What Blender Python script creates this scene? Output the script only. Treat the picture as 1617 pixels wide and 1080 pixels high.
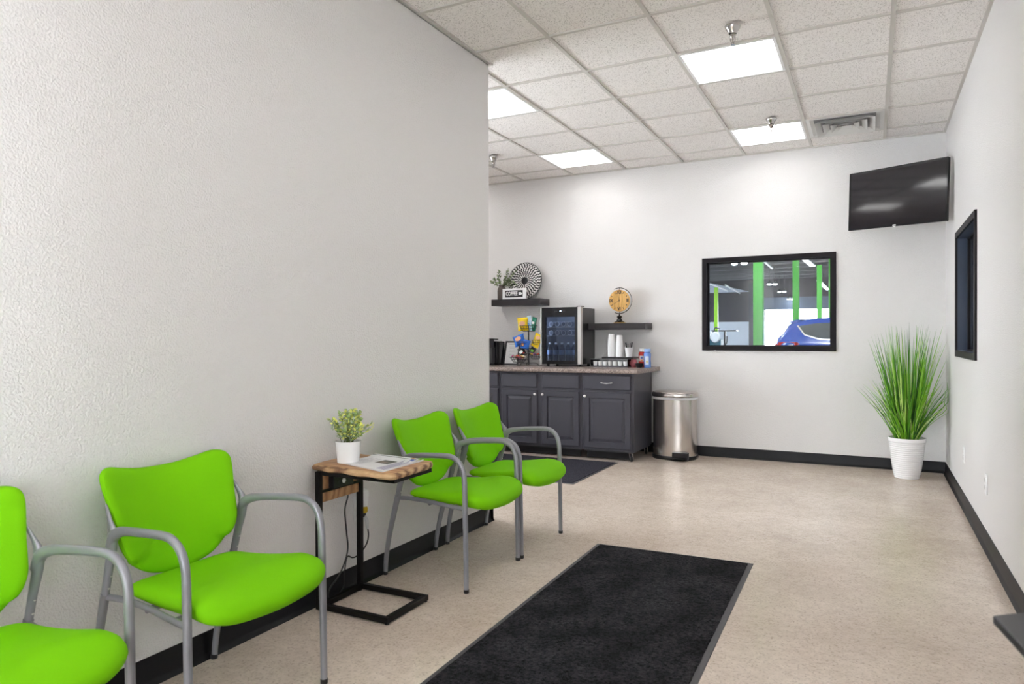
import bpy, math, random
from mathutils import Vector, Matrix
S = bpy.context.scene
for o in list(bpy.data.objects):
    bpy.data.objects.remove(o)
C = S.collection
PI = math.pi

# ------------------------------------------------------------------ camera, world, exposure
cd = bpy.data.cameras.new('camera')
cam = bpy.data.objects.new('camera', cd); C.objects.link(cam); S.camera = cam
cd.sensor_width = 36.0
cd.lens = 1105.67 / 1617 * 36
cd.clip_start = 0.05; cd.clip_end = 300
fw = Vector((-0.456162, 0.889876, -0.006150)); rt = Vector((0.889897, 0.456151, -0.003062)); up = Vector((-0.0000808, 0.0068694, 0.999976))
m = Matrix((rt, up, -fw)).transposed().to_4x4()
m.translation = Vector((2.2346, 0.0, 1.2068))
cam.matrix_world = m
cd.dof.use_dof = True; cd.dof.focus_distance = 5.5; cd.dof.aperture_fstop = 6.0

w = bpy.data.worlds.new('world'); S.world = w; w.use_nodes = True
wn = w.node_tree.nodes['Background']
wn.inputs[0].default_value = (0.96, 0.97, 1.0, 1); wn.inputs[1].default_value = 11.0      # bright overcast daylight

S.view_settings.view_transform = 'Standard'; S.view_settings.look = 'None'
S.view_settings.gamma = 1; S.view_settings.use_curve_mapping = False
S.view_settings.exposure = 1.26
LAMP = 2.8            # ceiling panel emission

# room dimensions (metres)
W, D, H, YE = 2.82, 7.226, 3.0, 4.04
T = 0.6096
GX, GY = 0.5164, 3.8399      # ceiling grid origin
KX = -3.4                    # far left wall of the kitchen end
YF = -4.6                    # front wall behind the camera

# ------------------------------------------------------------------ materials
def lin(c):
    c /= 255.0
    return c / 12.92 if c <= 0.04045 else ((c + 0.055) / 1.055) ** 2.4
def rgb(r, g, b): return (lin(r), lin(g), lin(b), 1)
MATS = {}
def mat(name, col, rough=0.5, metal=0.0, spec=0.5, coat=0.0, sheen=0.0, emit=None, estr=0):
    if name in MATS: return MATS[name]
    mm = bpy.data.materials.new(name); mm.use_nodes = True
    b = mm.node_tree.nodes['Principled BSDF']
    b.inputs['Base Color'].default_value = col
    b.inputs['Roughness'].default_value = rough
    b.inputs['Metallic'].default_value = metal
    b.inputs['Specular IOR Level'].default_value = spec
    b.inputs['Coat Weight'].default_value = coat
    b.inputs['Sheen Weight'].default_value = sheen
    if emit:
        b.inputs['Emission Color'].default_value = emit; b.inputs['Emission Strength'].default_value = estr
    MATS[name] = mm
    return mm
def nt(mm): return mm.node_tree.nodes, mm.node_tree.links, mm.node_tree.nodes['Principled BSDF']
def objcoord(mm, scale=(1, 1, 1)):
    n, l, b = nt(mm)
    tc = n.new('ShaderNodeTexCoord'); mp = n.new('ShaderNodeMapping')
    mp.inputs['Scale'].default_value = scale; mp.inputs['Location'].default_value = (0.313, 0.717, 0.371)
    l.new(tc.outputs['Object'], mp.inputs['Vector'])
    return mp.outputs['Vector']
def noise(mm, vec, scale, detail=3, rough=0.5):
    n, l, b = nt(mm)
    t = n.new('ShaderNodeTexNoise'); t.inputs['Scale'].default_value = scale
    t.inputs['Detail'].default_value = detail; t.inputs['Roughness'].default_value = rough
    l.new(vec, t.inputs['Vector'])
    return t.outputs['Fac']
def ramp(mm, fac, stops):
    n, l, b = nt(mm)
    r = n.new('ShaderNodeValToRGB'); l.new(fac, r.inputs['Fac'])
    while len(r.color_ramp.elements) < len(stops): r.color_ramp.elements.new(0.5)
    for e, (p, c) in zip(r.color_ramp.elements, stops): e.position = p; e.color = c
    return r.outputs['Color']
def bump(mm, fac, strength, dist):
    n, l, b = nt(mm)
    bp = n.new('ShaderNodeBump'); bp.inputs['Strength'].default_value = strength; bp.inputs['Distance'].default_value = dist
    l.new(fac, bp.inputs['Height']); l.new(bp.outputs['Normal'], b.inputs['Normal'])
def mixc(mm, fac, a, c, mode='MIX'):
    n, l, b = nt(mm)
    x = n.new('ShaderNodeMix'); x.data_type = 'RGBA'; x.blend_type = mode
    if hasattr(fac, 'is_linked') or not isinstance(fac, float): l.new(fac, x.inputs[0])
    else: x.inputs[0].default_value = fac
    for v, i in ((a, 6), (c, 7)):
        if isinstance(v, tuple): x.inputs[i].default_value = v
        else: l.new(v, x.inputs[i])
    return x.outputs[2]

M = {}
# orange-peel painted wall
M['wall'] = mat('wall_paint', (0.80, 0.78, 0.775, 1), 0.42, spec=0.35)
v = objcoord(M['wall'])
n1 = noise(M['wall'], v, 135, 2.5, 0.55)
bump(M['wall'], ramp(M['wall'], n1, [(0.38, (0, 0, 0, 1)), (0.66, (1, 1, 1, 1))]), 0.48, 0.004)
# concrete floor
fm = M['floor'] = mat('polished_concrete', (0.5, 0.42, 0.35, 1), 0.24, spec=0.4)
v = objcoord(fm)
a = ramp(fm, noise(fm, v, 1.7, 8, 0.68), [(0.28, (0.60, 0.495, 0.41, 1)), (0.8, (0.84, 0.735, 0.64, 1))])
s = ramp(fm, noise(fm, v, 95, 3, 0.7), [(0.27, (0.62, 0.60, 0.58, 1)), (0.48, (1, 1, 1, 1)), (0.76, (1.0, 1.0, 1.0, 1))])
c = mixc(fm, 1.0, a, s, 'MULTIPLY')
s2 = ramp(fm, noise(fm, v, 26, 5, 0.8), [(0.3, (0.84, 0.82, 0.80, 1)), (0.6, (1, 1, 1, 1))])
c = mixc(fm, 1.0, c, s2, 'MULTIPLY')
fm.node_tree.links.new(c, nt(fm)[2].inputs['Base Color'])

bump(fm, noise(fm, v, 60, 2), 0.06, 0.002)
# ceiling tile
tm = M['tile'] = mat('fissured_ceiling_tile', (0.7, 0.68, 0.65, 1), 0.85, spec=0.15)
v = objcoord(tm)
f1 = noise(tm, v, 150, 3, 0.7)
c = ramp(tm, f1, [(0.35, (0.40, 0.36, 0.34, 1)), (0.45, (0.90, 0.865, 0.84, 1)), (0.7, (0.94, 0.90, 0.88, 1))])
tm.node_tree.links.new(c, nt(tm)[2].inputs['Base Color'])
bump(tm, f1, 0.35, 0.003)
M['tbar'] = mat('painted_ceiling_grid', (0.62, 0.59, 0.55, 1), 0.45)
M['lamp'] = mat('lamp_diffuser', (0.9, 0.9, 0.9, 1), 0.5, emit=(1.0, 0.985, 0.96, 1), estr=LAMP)
M['white'] = mat('white_plastic', (0.88, 0.88, 0.88, 1), 0.4)
M['whitegloss'] = mat('white_ceramic', (0.90, 0.89, 0.89, 1), 0.22)
M['rubber'] = mat('black_rubber_base', (0.006, 0.006, 0.008, 1), 0.4, spec=0.25)
M['blackframe'] = mat('black_window_frame', (0.010, 0.008, 0.010, 1), 0.5, spec=0.2)
M['blackmetal'] = mat('black_powder_metal', (0.004, 0.003, 0.003, 1), 0.45, spec=0.25)
M['blackplastic'] = mat('black_plastic', (0.012, 0.012, 0.014, 1), 0.3)
M['blackgloss'] = mat('black_gloss', (0.006, 0.006, 0.008, 1), 0.08)
M['darkgrey'] = mat('dark_grey_plastic', (0.05, 0.05, 0.055, 1), 0.4)
M['greymetal'] = mat('grey_powder_coat', (0.27, 0.27, 0.295, 1), 0.3, metal=0.3, spec=0.5)
M['chrome'] = mat('chrome', (0.55, 0.53, 0.52, 1), 0.15, metal=1)
M['nickel'] = mat('brushed_nickel', (0.72, 0.70, 0.67, 1), 0.3, metal=1)
M['silver'] = mat('satin_silver', (0.62, 0.60, 0.58, 1), 0.35, metal=0.7)
# brushed steel for the bin
bm_ = M['steel'] = mat('brushed_steel', (0.58, 0.54, 0.51, 1), 0.24, metal=1)
v = objcoord(bm_, (1, 1, 90))
bump(bm_, noise(bm_, v, 8, 2), 0.05, 0.001)
nt(bm_)[2].inputs['Anisotropic'].default_value = 0.6
# green upholstery
g = M['green'] = mat('green_fabric', (0.19, 0.56, 0.0015, 1), 0.75, spec=0.15)
v = objcoord(g)
f1 = noise(g, v, 260, 2)
bump(g, f1, 0.25, 0.0015)
# rug pile
g = M['pile'] = mat('charcoal_mat_pile', (0.02, 0.02, 0.02, 1), 0.95, spec=0.1)
v = objcoord(g)
f1 = noise(g, v, 75, 4, 0.85); f2 = noise(g, v, 6, 3)
c = mixc(g, 1.0, ramp(g, f1, [(0.36, (0.001, 0.001, 0.0015, 1)), (0.68, (0.075, 0.073, 0.082, 1))]), ramp(g, f2, [(0.35, (0.45, 0.45, 0.45, 1)), (0.65, (1, 1, 1, 1))]), 'MULTIPLY')
g.node_tree.links.new(c, nt(g)[2].inputs['Base Color']); bump(g, f1, 0.9, 0.01)
g = M['pile2'] = mat('navy_grey_mat_pile', (0.02, 0.02, 0.02, 1), 0.95, spec=0.1)
v = objcoord(g)
f1 = noise(g, v, 110, 4, 0.8)
g.node_tree.links.new(ramp(g, f1, [(0.36, (0.012, 0.012, 0.017, 1)), (0.66, (0.085, 0.082, 0.105, 1))]), nt(g)[2].inputs['Base Color']); bump(g, f1, 0.9, 0.01)
M['rugedge'] = mat('mat_rubber_border', (0.075, 0.072, 0.078, 1), 0.55)
# cabinet paint
M['cabinet'] = mat('slate_grey_paint', (0.058, 0.057, 0.072, 1), 0.38, spec=0.35)
# laminate
g = M['laminate'] = mat('speckled_laminate', (0.3, 0.25, 0.23, 1), 0.22)
v = objcoord(g)
c = ramp(g, noise(g, v, 70, 5, 0.75), [(0.3, (0.055, 0.045, 0.042, 1)), (0.47, (0.26, 0.205, 0.18, 1)), (0.62, (0.40, 0.33, 0.30, 1))])
g.node_tree.links.new(c, nt(g)[2].inputs['Base Color'])
# dark shelf wood
g = M['shelf'] = mat('espresso_wood', (0.018, 0.013, 0.014, 1), 0.4)
v = objcoord(g, (2, 30, 30))
c = ramp(g, noise(g, v, 3, 4), [(0.3, (0.011, 0.009, 0.011, 1)), (0.7, (0.024, 0.018, 0.020, 1))])
g.node_tree.links.new(c, nt(g)[2].inputs['Base Color'])
# acacia wood
def wood(name, scale, lo, mid, hi, rough=0.45):
    g = mat(name, mid, rough)
    v = objcoord(g, scale)
    n_, l_, b_ = nt(g)
    wv = n_.new('ShaderNodeTexWave'); wv.bands_direction = 'Y'
    wv.inputs['Scale'].default_value = 1.0; wv.inputs['Distortion'].default_value = 7; wv.inputs['Detail'].default_value = 3; wv.inputs['Detail Scale'].default_value = 1.2
    l_.new(v, wv.inputs['Vector'])
    c = ramp(g, wv.outputs['Fac'], [(0.0, lo), (0.45, mid), (1.0, hi)])
    c2 = ramp(g, noise(g, v, 2.0, 5, 0.7), [(0.3, (0.75, 0.68, 0.6, 1)), (0.6, (1, 1, 1, 1))])
    l_.new(mixc(g, 1.0, c, c2, 'MULTIPLY'), b_.inputs['Base Color'])
    return g
M['acacia'] = wood('acacia_wood', (1.5, 7, 7), (0.36, 0.17, 0.075, 1), (0.50, 0.27, 0.12, 1), (0.58, 0.34, 0.17, 1))
M['bark'] = wood('live_edge_bark', (5, 5, 14), (0.20, 0.10, 0.05, 1), (0.52, 0.32, 0.16, 1), (0.66, 0.45, 0.25, 1), 0.6)
M['clockwood'] = wood('bamboo_clock_face', (40, 40, 3), (0.66, 0.38, 0.11, 1), (0.80, 0.48, 0.15, 1), (0.86, 0.55, 0.20, 1))

def glass_mat(name, tint, refl=1.0, rough=0.0, alpha=1.0):
    mm = bpy.data.materials.new(name); mm.use_nodes = True
    n, l = mm.node_tree.nodes, mm.node_tree.links
    for x in list(n): n.remove(x)
    out = n.new('ShaderNodeOutputMaterial'); tr = n.new('ShaderNodeBsdfTransparent'); gl = n.new('ShaderNodeBsdfGlossy')
    tr.inputs[0].default_value = tint; gl.inputs['Roughness'].default_value = rough
    fr = n.new('ShaderNodeFresnel'); fr.inputs[0].default_value = 1.45
    mu = n.new('ShaderNodeMath'); mu.operation = 'MULTIPLY'; mu.inputs[1].default_value = refl
    mx = n.new('ShaderNodeMixShader'); l.new(fr.outputs[0], mu.inputs[0]); l.new(mu.outputs[0], mx.inputs[0])
    l.new(tr.outputs[0], mx.inputs[1]); l.new(gl.outputs[0], mx.inputs[2]); l.new(mx.outputs[0], out.inputs[0])
    return mm
M['glass'] = glass_mat('clear_glass', (0.93, 0.96, 0.97, 1))
M['fridgeglass'] = glass_mat('tinted_fridge_glass', (0.62, 0.66, 0.74, 1), 0.9)
M['acrylic'] = glass_mat('clear_acrylic', (0.86, 0.87, 0.90, 1), 1.0)
M['bottle'] = glass_mat('clear_bottle_plastic', (0.62, 0.68, 0.74, 1), 2.0, 0.1)
M['pinkclear'] = glass_mat('pink_clear_plastic', (0.85, 0.25, 0.28, 1), 1.2, 0.1)

# ------------------------------------------------------------------ mesh helpers
class MB:
    def __init__(s): s.v = []; s.f = []; s.mi = []; s.cm = 0
    def face(s, ids): s.f.append(tuple(ids)); s.mi.append(s.cm)
    def add(s, vs, fs):
        k = len(s.v); s.v += [tuple(p) for p in vs]
        for f in fs: s.face([k + i for i in f])
    def box(s, x0, x1, y0, y1, z0, z1):
        s.add([(x0, y0, z0), (x1, y0, z0), (x1, y1, z0), (x0, y1, z0), (x0, y0, z1), (x1, y0, z1), (x1, y1, z1), (x0, y1, z1)],
              [(0, 3, 2, 1), (4, 5, 6, 7), (0, 1, 5, 4), (1, 2, 6, 5), (2, 3, 7, 6), (3, 0, 4, 7)])
        return s
    def prism(s, pts, axis, a, b):
        # closed outline pts (2D), extruded from a to b along axis
        n = len(pts)
        def P(p, t):
            if axis == 'z': return (p[0], p[1], t)
            if axis == 'y': return (p[0], t, p[1])
            return (t, p[0], p[1])
        vs = [P(p, a) for p in pts] + [P(p, b) for p in pts]
        fs = [tuple(range(n))[::-1], tuple(range(n, 2 * n))] + [(i, (i + 1) % n, n + (i + 1) % n, n + i) for i in range(n)]
        s.add(vs, fs); return s
    def lathe(s, prof, n=32, c=(0, 0, 0), axis='z', sx=1.0, sy=1.0):
        k = len(s.v)
        def P(r, z, a):
            x, y = r * math.cos(a) * sx, r * math.sin(a) * sy
            if axis == 'z': return (c[0] + x, c[1] + y, c[2] + z)
            if axis == 'y': return (c[0] + x, c[1] + z, c[2] + y)
            return (c[0] + z, c[1] + x, c[2] + y)
        for r, z in prof:
            for i in range(n): s.v.append(P(max(r, 1e-5), z, 2 * PI * i / n))
        for j in range(len(prof) - 1):
            for i in range(n):
                a, b = k + j * n + i, k + j * n + (i + 1) % n
                s.face((a, b, b + n, a + n))
        if prof[0][0] > 1e-4: s.face([k + i for i in range(n)][::-1])
        e = k + (len(prof) - 1) * n
        if prof[-1][0] > 1e-4: s.face([e + i for i in range(n)])
        return s
    def tube(s, path, r, n=12, smooth=4, flat=None):
        P = [Vector(p) for p in path]
        R = list(r) if isinstance(r, (list, tuple)) else [r] * len(P)
        if smooth and len(P) > 2:
            Q, RR = [], []
            for i in range(len(P) - 1):
                p0 = P[max(i - 1, 0)]; p1 = P[i]; p2 = P[i + 1]; p3 = P[min(i + 2, len(P) - 1)]
                for j in range(smooth):
                    t = j / smooth
                    Q.append(0.5 * ((2 * p1) + (-p0 + p2) * t + (2 * p0 - 5 * p1 + 4 * p2 - p3) * t * t + (-p0 + 3 * p1 - 3 * p2 + p3) * t ** 3))
                    RR.append(R[i] * (1 - t) + R[i + 1] * t)
            Q.append(P[-1]); RR.append(R[-1]); P, R = Q, RR
        k = len(s.v)
        nrm = None
        for i, p in enumerate(P):
            d = (P[min(i + 1, len(P) - 1)] - P[max(i - 1, 0)]).normalized()
            if nrm is None:
                a = Vector((0, 1, 0)) if abs(d.y) < 0.8 else Vector((1, 0, 0))
                nrm = (a - d * a.dot(d)).normalized()
            else:
                nrm = (nrm - d * nrm.dot(d)).normalized()
            b = d.cross(nrm)
            for j in range(n):
                an = 2 * PI * j / n
                q = p + nrm * (R[i] * (flat or 1) * math.cos(an)) + b * (R[i] * math.sin(an))
                s.v.append(tuple(q))
        for i in range(len(P) - 1):
            for j in range(n):
                a = k + i * n + j; b = k + i * n + (j + 1) % n
                s.face((a, b, b + n, a + n))
        s.face([k + j for j in range(n)][::-1]); s.face([k + (len(P) - 1) * n + j for j in range(n)])
        return s
    def build(s, name, m, parent=None, bevel=0, smooth=True, segs=2):
        me = bpy.data.meshes.new(name); me.from_pydata(s.v, [], s.f); me.validate()
        for mm in (m if isinstance(m, list) else [m]): me.materials.append(mm)
        if isinstance(m, list):
            for p, i in zip(me.polygons, s.mi): p.material_index = i
        if smooth:
            me.shade_smooth(); me.set_sharp_from_angle(angle=math.radians(38))
        else: me.shade_flat()
        me.update()
        o = bpy.data.objects.new(name, me); C.objects.link(o)
        if parent: o.parent = parent
        if bevel:
            bv = o.modifiers.new('bevel', 'BEVEL'); bv.width = bevel; bv.segments = segs; bv.limit_method = 'ANGLE'; bv.angle_limit = math.radians(40)
            bv.harden_normals = True
        return o
def fixn(o):
    import bmesh
    b = bmesh.new(); b.from_mesh(o.data); bmesh.ops.recalc_face_normals(b, faces=b.faces); b.to_mesh(o.data); b.free(); return o
def tag(o, label, cat, group=None, kind=None):
    o['label'] = label; o['category'] = cat
    if group: o['group'] = group
    if kind: o['kind'] = kind
    return o
def thing(name, label, cat, loc=(0, 0, 0), rz=0, group=None):
    o = bpy.data.objects.new(name, None); C.objects.link(o); o.empty_display_size = 0.05
    o.location = loc; o.rotation_euler = (0, 0, rz)
    return tag(o, label, cat, group)
def struct(o): o['kind'] = 'structure'; return o
def sempty(name):
    o = bpy.data.objects.new(name, None); C.objects.link(o); return struct(o)
def dup(root, loc=None, rz=None, label=None, group=None):
    def cp(o, par):
        c = o.copy(); C.objects.link(c)
        if par: c.parent = par
        for ch in [x for x in bpy.data.objects if x.parent == o and x is not c]:
            cp(ch, c)
        return c
    r = cp(root, None)
    if loc is not None: r.location = loc
    if rz is not None: r.rotation_euler = (0, 0, rz)
    if label: r['label'] = label
    if group: r['group'] = group
    return r
def text_mesh(name, txt, size, m, parent, loc, rot, sx=1.0, off=0.0, ext=0.0006, label=None, width=None):
    cu = bpy.data.curves.new(name, 'FONT'); cu.body = txt; cu.size = size; cu.align_x = 'CENTER'; cu.align_y = 'CENTER'
    cu.offset = off; cu.extrude = ext
    t = bpy.data.objects.new(name, cu); C.objects.link(t)
    bpy.context.view_layer.update()
    me = bpy.data.meshes.new_from_object(t.evaluated_get(bpy.context.evaluated_depsgraph_get()))
    bpy.data.objects.remove(t)
    me.materials.clear(); me.materials.append(m)
    if width: xs_ = [v_.co.x for v_ in me.vertices]; sx = width / (max(xs_) - min(xs_))
    o = bpy.data.objects.new(name, me); C.objects.link(o); o.parent = parent
    o.location = loc; o.rotation_euler = rot; o.scale = (sx, 1, 1)
    if label: o['label'] = label
    return o
FRONT = (PI / 2, 0, 0)      # text facing -y

# ------------------------------------------------------------------ room shell
struct(MB().box(KX - 0.12, W + 0.12, YF - 0.12, D, -0.1, 0).build('floor', M['floor'], smooth=False))
lw = MB().box(-0.14, 0, YF, YE, 0, H)
struct(lw.build('wall_left', M['wall'], bevel=0.012, segs=3))
WB = (0.708, 1.946, 1.07, 2.003)     # back window outer frame: x0 x1 z0 z1
WR = (5.175, 6.322, 1.055, 1.993)    # right window: y0 y1 z0 z1
def holed(axis, c0, c1, a0, a1, z0, z1, hole):
    h0, h1, g0, g1 = hole; b = MB()
    for (p0, p1, q0, q1) in ((a0, h0, z0, z1), (h1, a1, z0, z1), (h0, h1, z0, g0), (h0, h1, g1, z1)):
        if p1 - p0 < 1e-4 or q1 - q0 < 1e-4: continue
        if axis == 'y': b.box(p0, p1, c0, c1, q0, q1)
        else: b.box(c0, c1, p0, p1, q0, q1)
    return b
struct(holed('y', D, D + 0.14, KX - 0.12, W + 0.14, 0, H, (WB[0] + .03, WB[1] - .03, WB[2] + .03, WB[3] - .03)).build('wall_back', M['wall'], smooth=False))
struct(holed('x', W, W + 0.14, -0.1, D, 0, H, (WR[0] + .03, WR[1] - .03, WR[2] + .03, WR[3] - .03)).build('wall_right', M['wall'], smooth=False))
struct(holed('y', YF - 0.12, YF, -0.14, W + 0.14, 0, H, (1.76, 2.62, 0.05, 2.45)).build('wall_front', M['wall'], smooth=False))
struct(holed('x', W, W + 0.14, YF, -0.1, 0, H, (-4.25, -1.1, 0.35, 2.65)).build('wall_right_front', M['wall'], smooth=False))
struct(holed('x', KX - 0.12, KX, 2.2, D, 0, H, (2.6, 5.4, 0.9, 2.1)).build('wall_kitchen', M['wall'], smooth=False))
struct(MB().box(KX - 0.12, -0.14, 2.08, 2.2, 0, H).build('wall_partition', M['wall'], smooth=False))

# baseboards: rubber cove base
def cove(b, p0, p1, nx, ny):
    # profile against wall, running p0->p1, room side direction (nx,ny)
    prof = [(0, 0), (0.020, 0), (0.017, 0.006), (0.009, 0.012), (0.0055, 0.022), (0.005, 0.097), (0.003, 0.101), (0, 0.101)]
    vs = []
    for p in (p0, p1):
        for d, z in prof: vs.append((p[0] + nx * d, p[1] + ny * d, z))
    n = len(prof)
    b.add(vs, [tuple(range(n)), tuple(range(n, 2 * n))[::-1]] + [(i, n + i, n + (i + 1) % n, (i + 1) % n) for i in range(n)])
b = MB(); cove(b, (0, YF + .02), (0, YE + .02), 1, 0); cove(b, (0.02, YE), (-0.14, YE), 0, 1)
struct(fixn(b.build('baseboard_left', M['rubber'])))
b = MB(); cove(b, (KX, D), (W, D), 0, -1); struct(fixn(b.build('baseboard_back', M['rubber'])))
b = MB(); cove(b, (W, YF), (W, D - .001), -1, 0); struct(fixn(b.build('baseboard_right', M['rubber'])))

# windows of the room
def window(name, axis, face, depth_dir, rect, fwid=0.045, jamb=0.14, jm=None):
    a0, a1, z0, z1 = rect
    root = sempty(name)
    fr = MB()
    out = face - depth_dir * 0.014
    def bx(p0, p1, q0, q1, c0, c1):
        lo, hi = min(c0, c1), max(c0, c1)
        if axis == 'y': fr.box(p0, p1, lo, hi, q0, q1)
        else: fr.box(lo, hi, p0, p1, q0, q1)
    for (p0, p1, q0, q1) in ((a0, a0 + fwid, z0, z1), (a1 - fwid, a1, z0, z1), (a0 + fwid, a1 - fwid, z0, z0 + fwid), (a0 + fwid, a1 - fwid, z1 - fwid, z1)):
        bx(p0, p1, q0, q1, out, face)
    i = 0.03
    if jm: fr.build('window_frame', M['blackframe'], root, smooth=False); fr = MB()
    for (p0, p1, q0, q1) in ((a0 + i, a0 + fwid, z0 + i, z1 - i), (a1 - fwid, a1 - i, z0 + i, z1 - i), (a0 + fwid, a1 - fwid, z0 + i, z0 + fwid), (a0 + fwid, a1 - fwid, z1 - fwid, z1 - i)):
        bx(p0, p1, q0, q1, face, face + depth_dir * jamb)
    fr.build('window_jamb' if jm else 'window_frame', jm or M['blackframe'], root, smooth=False)
    g = MB(); c = face + depth_dir * 0.075
    lo, hi = c - 0.003, c + 0.003
    if axis == 'y': g.box(a0 + fwid, a1 - fwid, lo, hi, z0 + fwid, z1 - fwid)
    else: g.box(lo, hi, a0 + fwid, a1 - fwid, z0 + fwid, z1 - fwid)
    g.build('window_pane', M['glass'], root, smooth=False)
    st = MB(); lo, hi = c - 0.012, c + 0.012      # glazing stops
    for (p0, p1, q0, q1) in ((a0 + fwid, a0 + fwid + .012, z0 + fwid, z1 - fwid), (a1 - fwid - .012, a1 - fwid, z0 + fwid, z1 - fwid), (a0 + fwid + .012, a1 - fwid - .012, z0 + fwid, z0 + fwid + .01), (a0 + fwid + .012, a1 - fwid - .012, z1 - fwid - .01, z1 - fwid)):
        if axis == 'y': st.box(p0, p1, lo, hi, q0, q1)
        else: st.box(lo, hi, p0, p1, q0, q1)
    st.build('glazing_stop', M['blackframe'], root, smooth=False)
    return root
window('window_1', 'y', D, 1, WB)
window('window_2', 'x', W, 1, WR, jm=mat('jamb_blue_lit', (0.018, 0.032, 0.065, 1), 0.35))  # navy paints blue light onto the jamb of this black window
# storefront window behind the camera
root = sempty('window_3')
b = MB()
for y in (-4.25, -3.2, -2.15, -1.15): b.box(W + .05, W + .10, y, y + 0.05, 0.35, 2.65)
for z in (0.35, 2.60): b.box(W + .05, W + .10, -4.20, -1.15, z, z + 0.05)
b.build('window_frame', M['blackframe'], root, smooth=False)
MB().box(W + .072, W + .078, -4.25, -1.1, 0.35, 2.65).build('window_pane', M['glass'], root, smooth=False)
root = sempty('added_window')  # unseen window added to let more daylight into the room
b = MB()
for y in (2.6, 3.95, 5.35): b.box(KX - .08, KX - .03, y, y + 0.05, 0.9, 2.1)
for z in (0.9, 2.05): b.box(KX - .08, KX - .03, 2.65, 5.35, z, z + 0.05)
b.build('window_frame', M['blackframe'], root, smooth=False)
MB().box(KX - .058, KX - .052, 2.6, 5.4, 0.9, 2.1).build('window_pane', M['glass'], root, smooth=False)
root = sempty('added_door')  # unseen glass door added for extra daylight from the front
b = MB(); b.box(1.76, 1.84, YF - .08, YF - .03, 0.05, 2.45); b.box(2.54, 2.62, YF - .08, YF - .03, 0.05, 2.45); b.box(1.84, 2.54, YF - .08, YF - .03, 0.05, .20); b.box(1.84, 2.54, YF - .08, YF - .03, 2.35, 2.45)
b.build('door_frame', M['blackframe'], root, smooth=False)
MB().box(1.84, 2.54, YF - .058, YF - .052, 0.2, 2.35).build('door_glass', M['glass'], root, smooth=False)

# ceiling with grid
ce = struct(MB().box(KX - .12, W + .14, YF - .12, D + .14, H + 0.012, H + 0.1).build('ceiling', M['tile'], smooth=False))
b = MB(); hw = 0.012
kx0, kx1 = math.ceil((KX - GX) / T), math.floor((W - GX) / T)
ky0, ky1 = math.ceil((YF - GY) / T), math.floor((D - GY) / T)
for k in range(kx0, kx1 + 1):
    x = GX + k * T
    y0 = YF if x > 0 else 2.2
    b.box(x - hw, x + hw, y0, D, H + 0.002, H + 0.0125)
for k in range(ky0, ky1 + 1):
    y = GY + k * T
    x0 = 0 if y < YE else KX
    b.box(x0, W, y - hw, y + hw, H + 0.0022, H + 0.0125)
b.box(0, W, D - .02, D, H - .001, H + .0125); b.box(KX, 0, D - .02, D, H - .001, H + .0125)
b.box(W - .02, W, YF, D - .02, H - .001, H + .0125); b.box(0, .02, YF, YE + .02, H - .001, H + .0125); b.box(-.14, 0, YE, YE + .02, H - .001, H + .0125)
g = b.build('ceiling_grid', M['tbar'], ce, smooth=False)

def panel_light(i, j, label):
    x0, y0 = GX + i * T, GY + j * T
    t = thing('ceiling_light', label, 'ceiling light', (x0 + T / 2, y0 + T / 2, H), group='flat square ceiling panel lights')
    a = T / 2 - hw; f = MB()
    for (p, q, r, s_) in ((-a, a, -a, -a + .018), (-a, a, a - .018, a), (-a, -a + .018, -a + .018, a - .018), (a - .018, a, -a + .018, a - .018)):
        f.box(p, q, r, s_, 0.0, 0.0115)
    f.build('frame', M['white'], t, smooth=False)
    MB().box(-a + .018, a - .018, -a + .018, a - .018, 0.005, 0.0115).build('diffuser', M['lamp'], t, smooth=False)
    return t
panel_light(1, 1, 'square ceiling light panel nearest the camera, right of the middle, sprinkler in front of it')
panel_light(1, 4, 'square ceiling light panel beside the air vent, sprinkler hanging before it')
panel_light(-2, 4, 'small looking square ceiling light panel above the far counter, left of centre')
panel_light(-2, 1, 'square ceiling light panel partly hidden by the corner of the left wall')
for lab, i, j in (('square ceiling light panel above the camera position, outside the picture', 1, -2), ('square ceiling light panel just behind the camera position', 1, -5),
                  ('square ceiling light panel nearest the front window behind the camera', 1, -8), ('square ceiling light panel farthest behind the camera, by the added glass door', 1, -11), ('square ceiling light panel hidden behind the left wall over the coffee bar', -5, 4),
                  ('square ceiling light panel hidden behind the left wall nearer the camera', -5, 1)):
    panel_light(i, j, lab)

# supply vent
x0, y0 = GX + 2 * T, GY + 4 * T
t = thing('ceiling_vent', 'white square louvred air vent in the ceiling near the television corner', 'air vent', (x0 + T / 2, y0 + T / 2, H))
vm = mat('vent_white', (0.70, 0.69, 0.67, 1), 0.4); vd = mat('vent_dark_inside', (0.28, 0.27, 0.27, 1), 0.6)
a = T / 2 - hw
def ringf(b, a0, z0, a1, z1, th=0.002):
    # sloping square ring from half-size a0 at z0 to a1 at z1, both faces
    for s_ in (0, th):
        vs = [(-a0, -a0, z0 + s_), (a0, -a0, z0 + s_), (a0, a0, z0 + s_), (-a0, a0, z0 + s_), (-a1, -a1, z1 + s_), (a1, -a1, z1 + s_), (a1, a1, z1 + s_), (-a1, a1, z1 + s_)]
        b.add(vs, [(0, 1, 5, 4), (1, 2, 6, 5), (2, 3, 7, 6), (3, 0, 4, 7)])
b = MB(); b.box(-a, a, -a, a, 0.010, 0.0115); b.build('backing', vd, t, smooth=False)
b = MB(); ringf(b, a, 0.004, a - .03, 0.001); ringf(b, a - .03, 0.001, a - .06, 0.0095); b.build('frame', vm, t, smooth=False)
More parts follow.
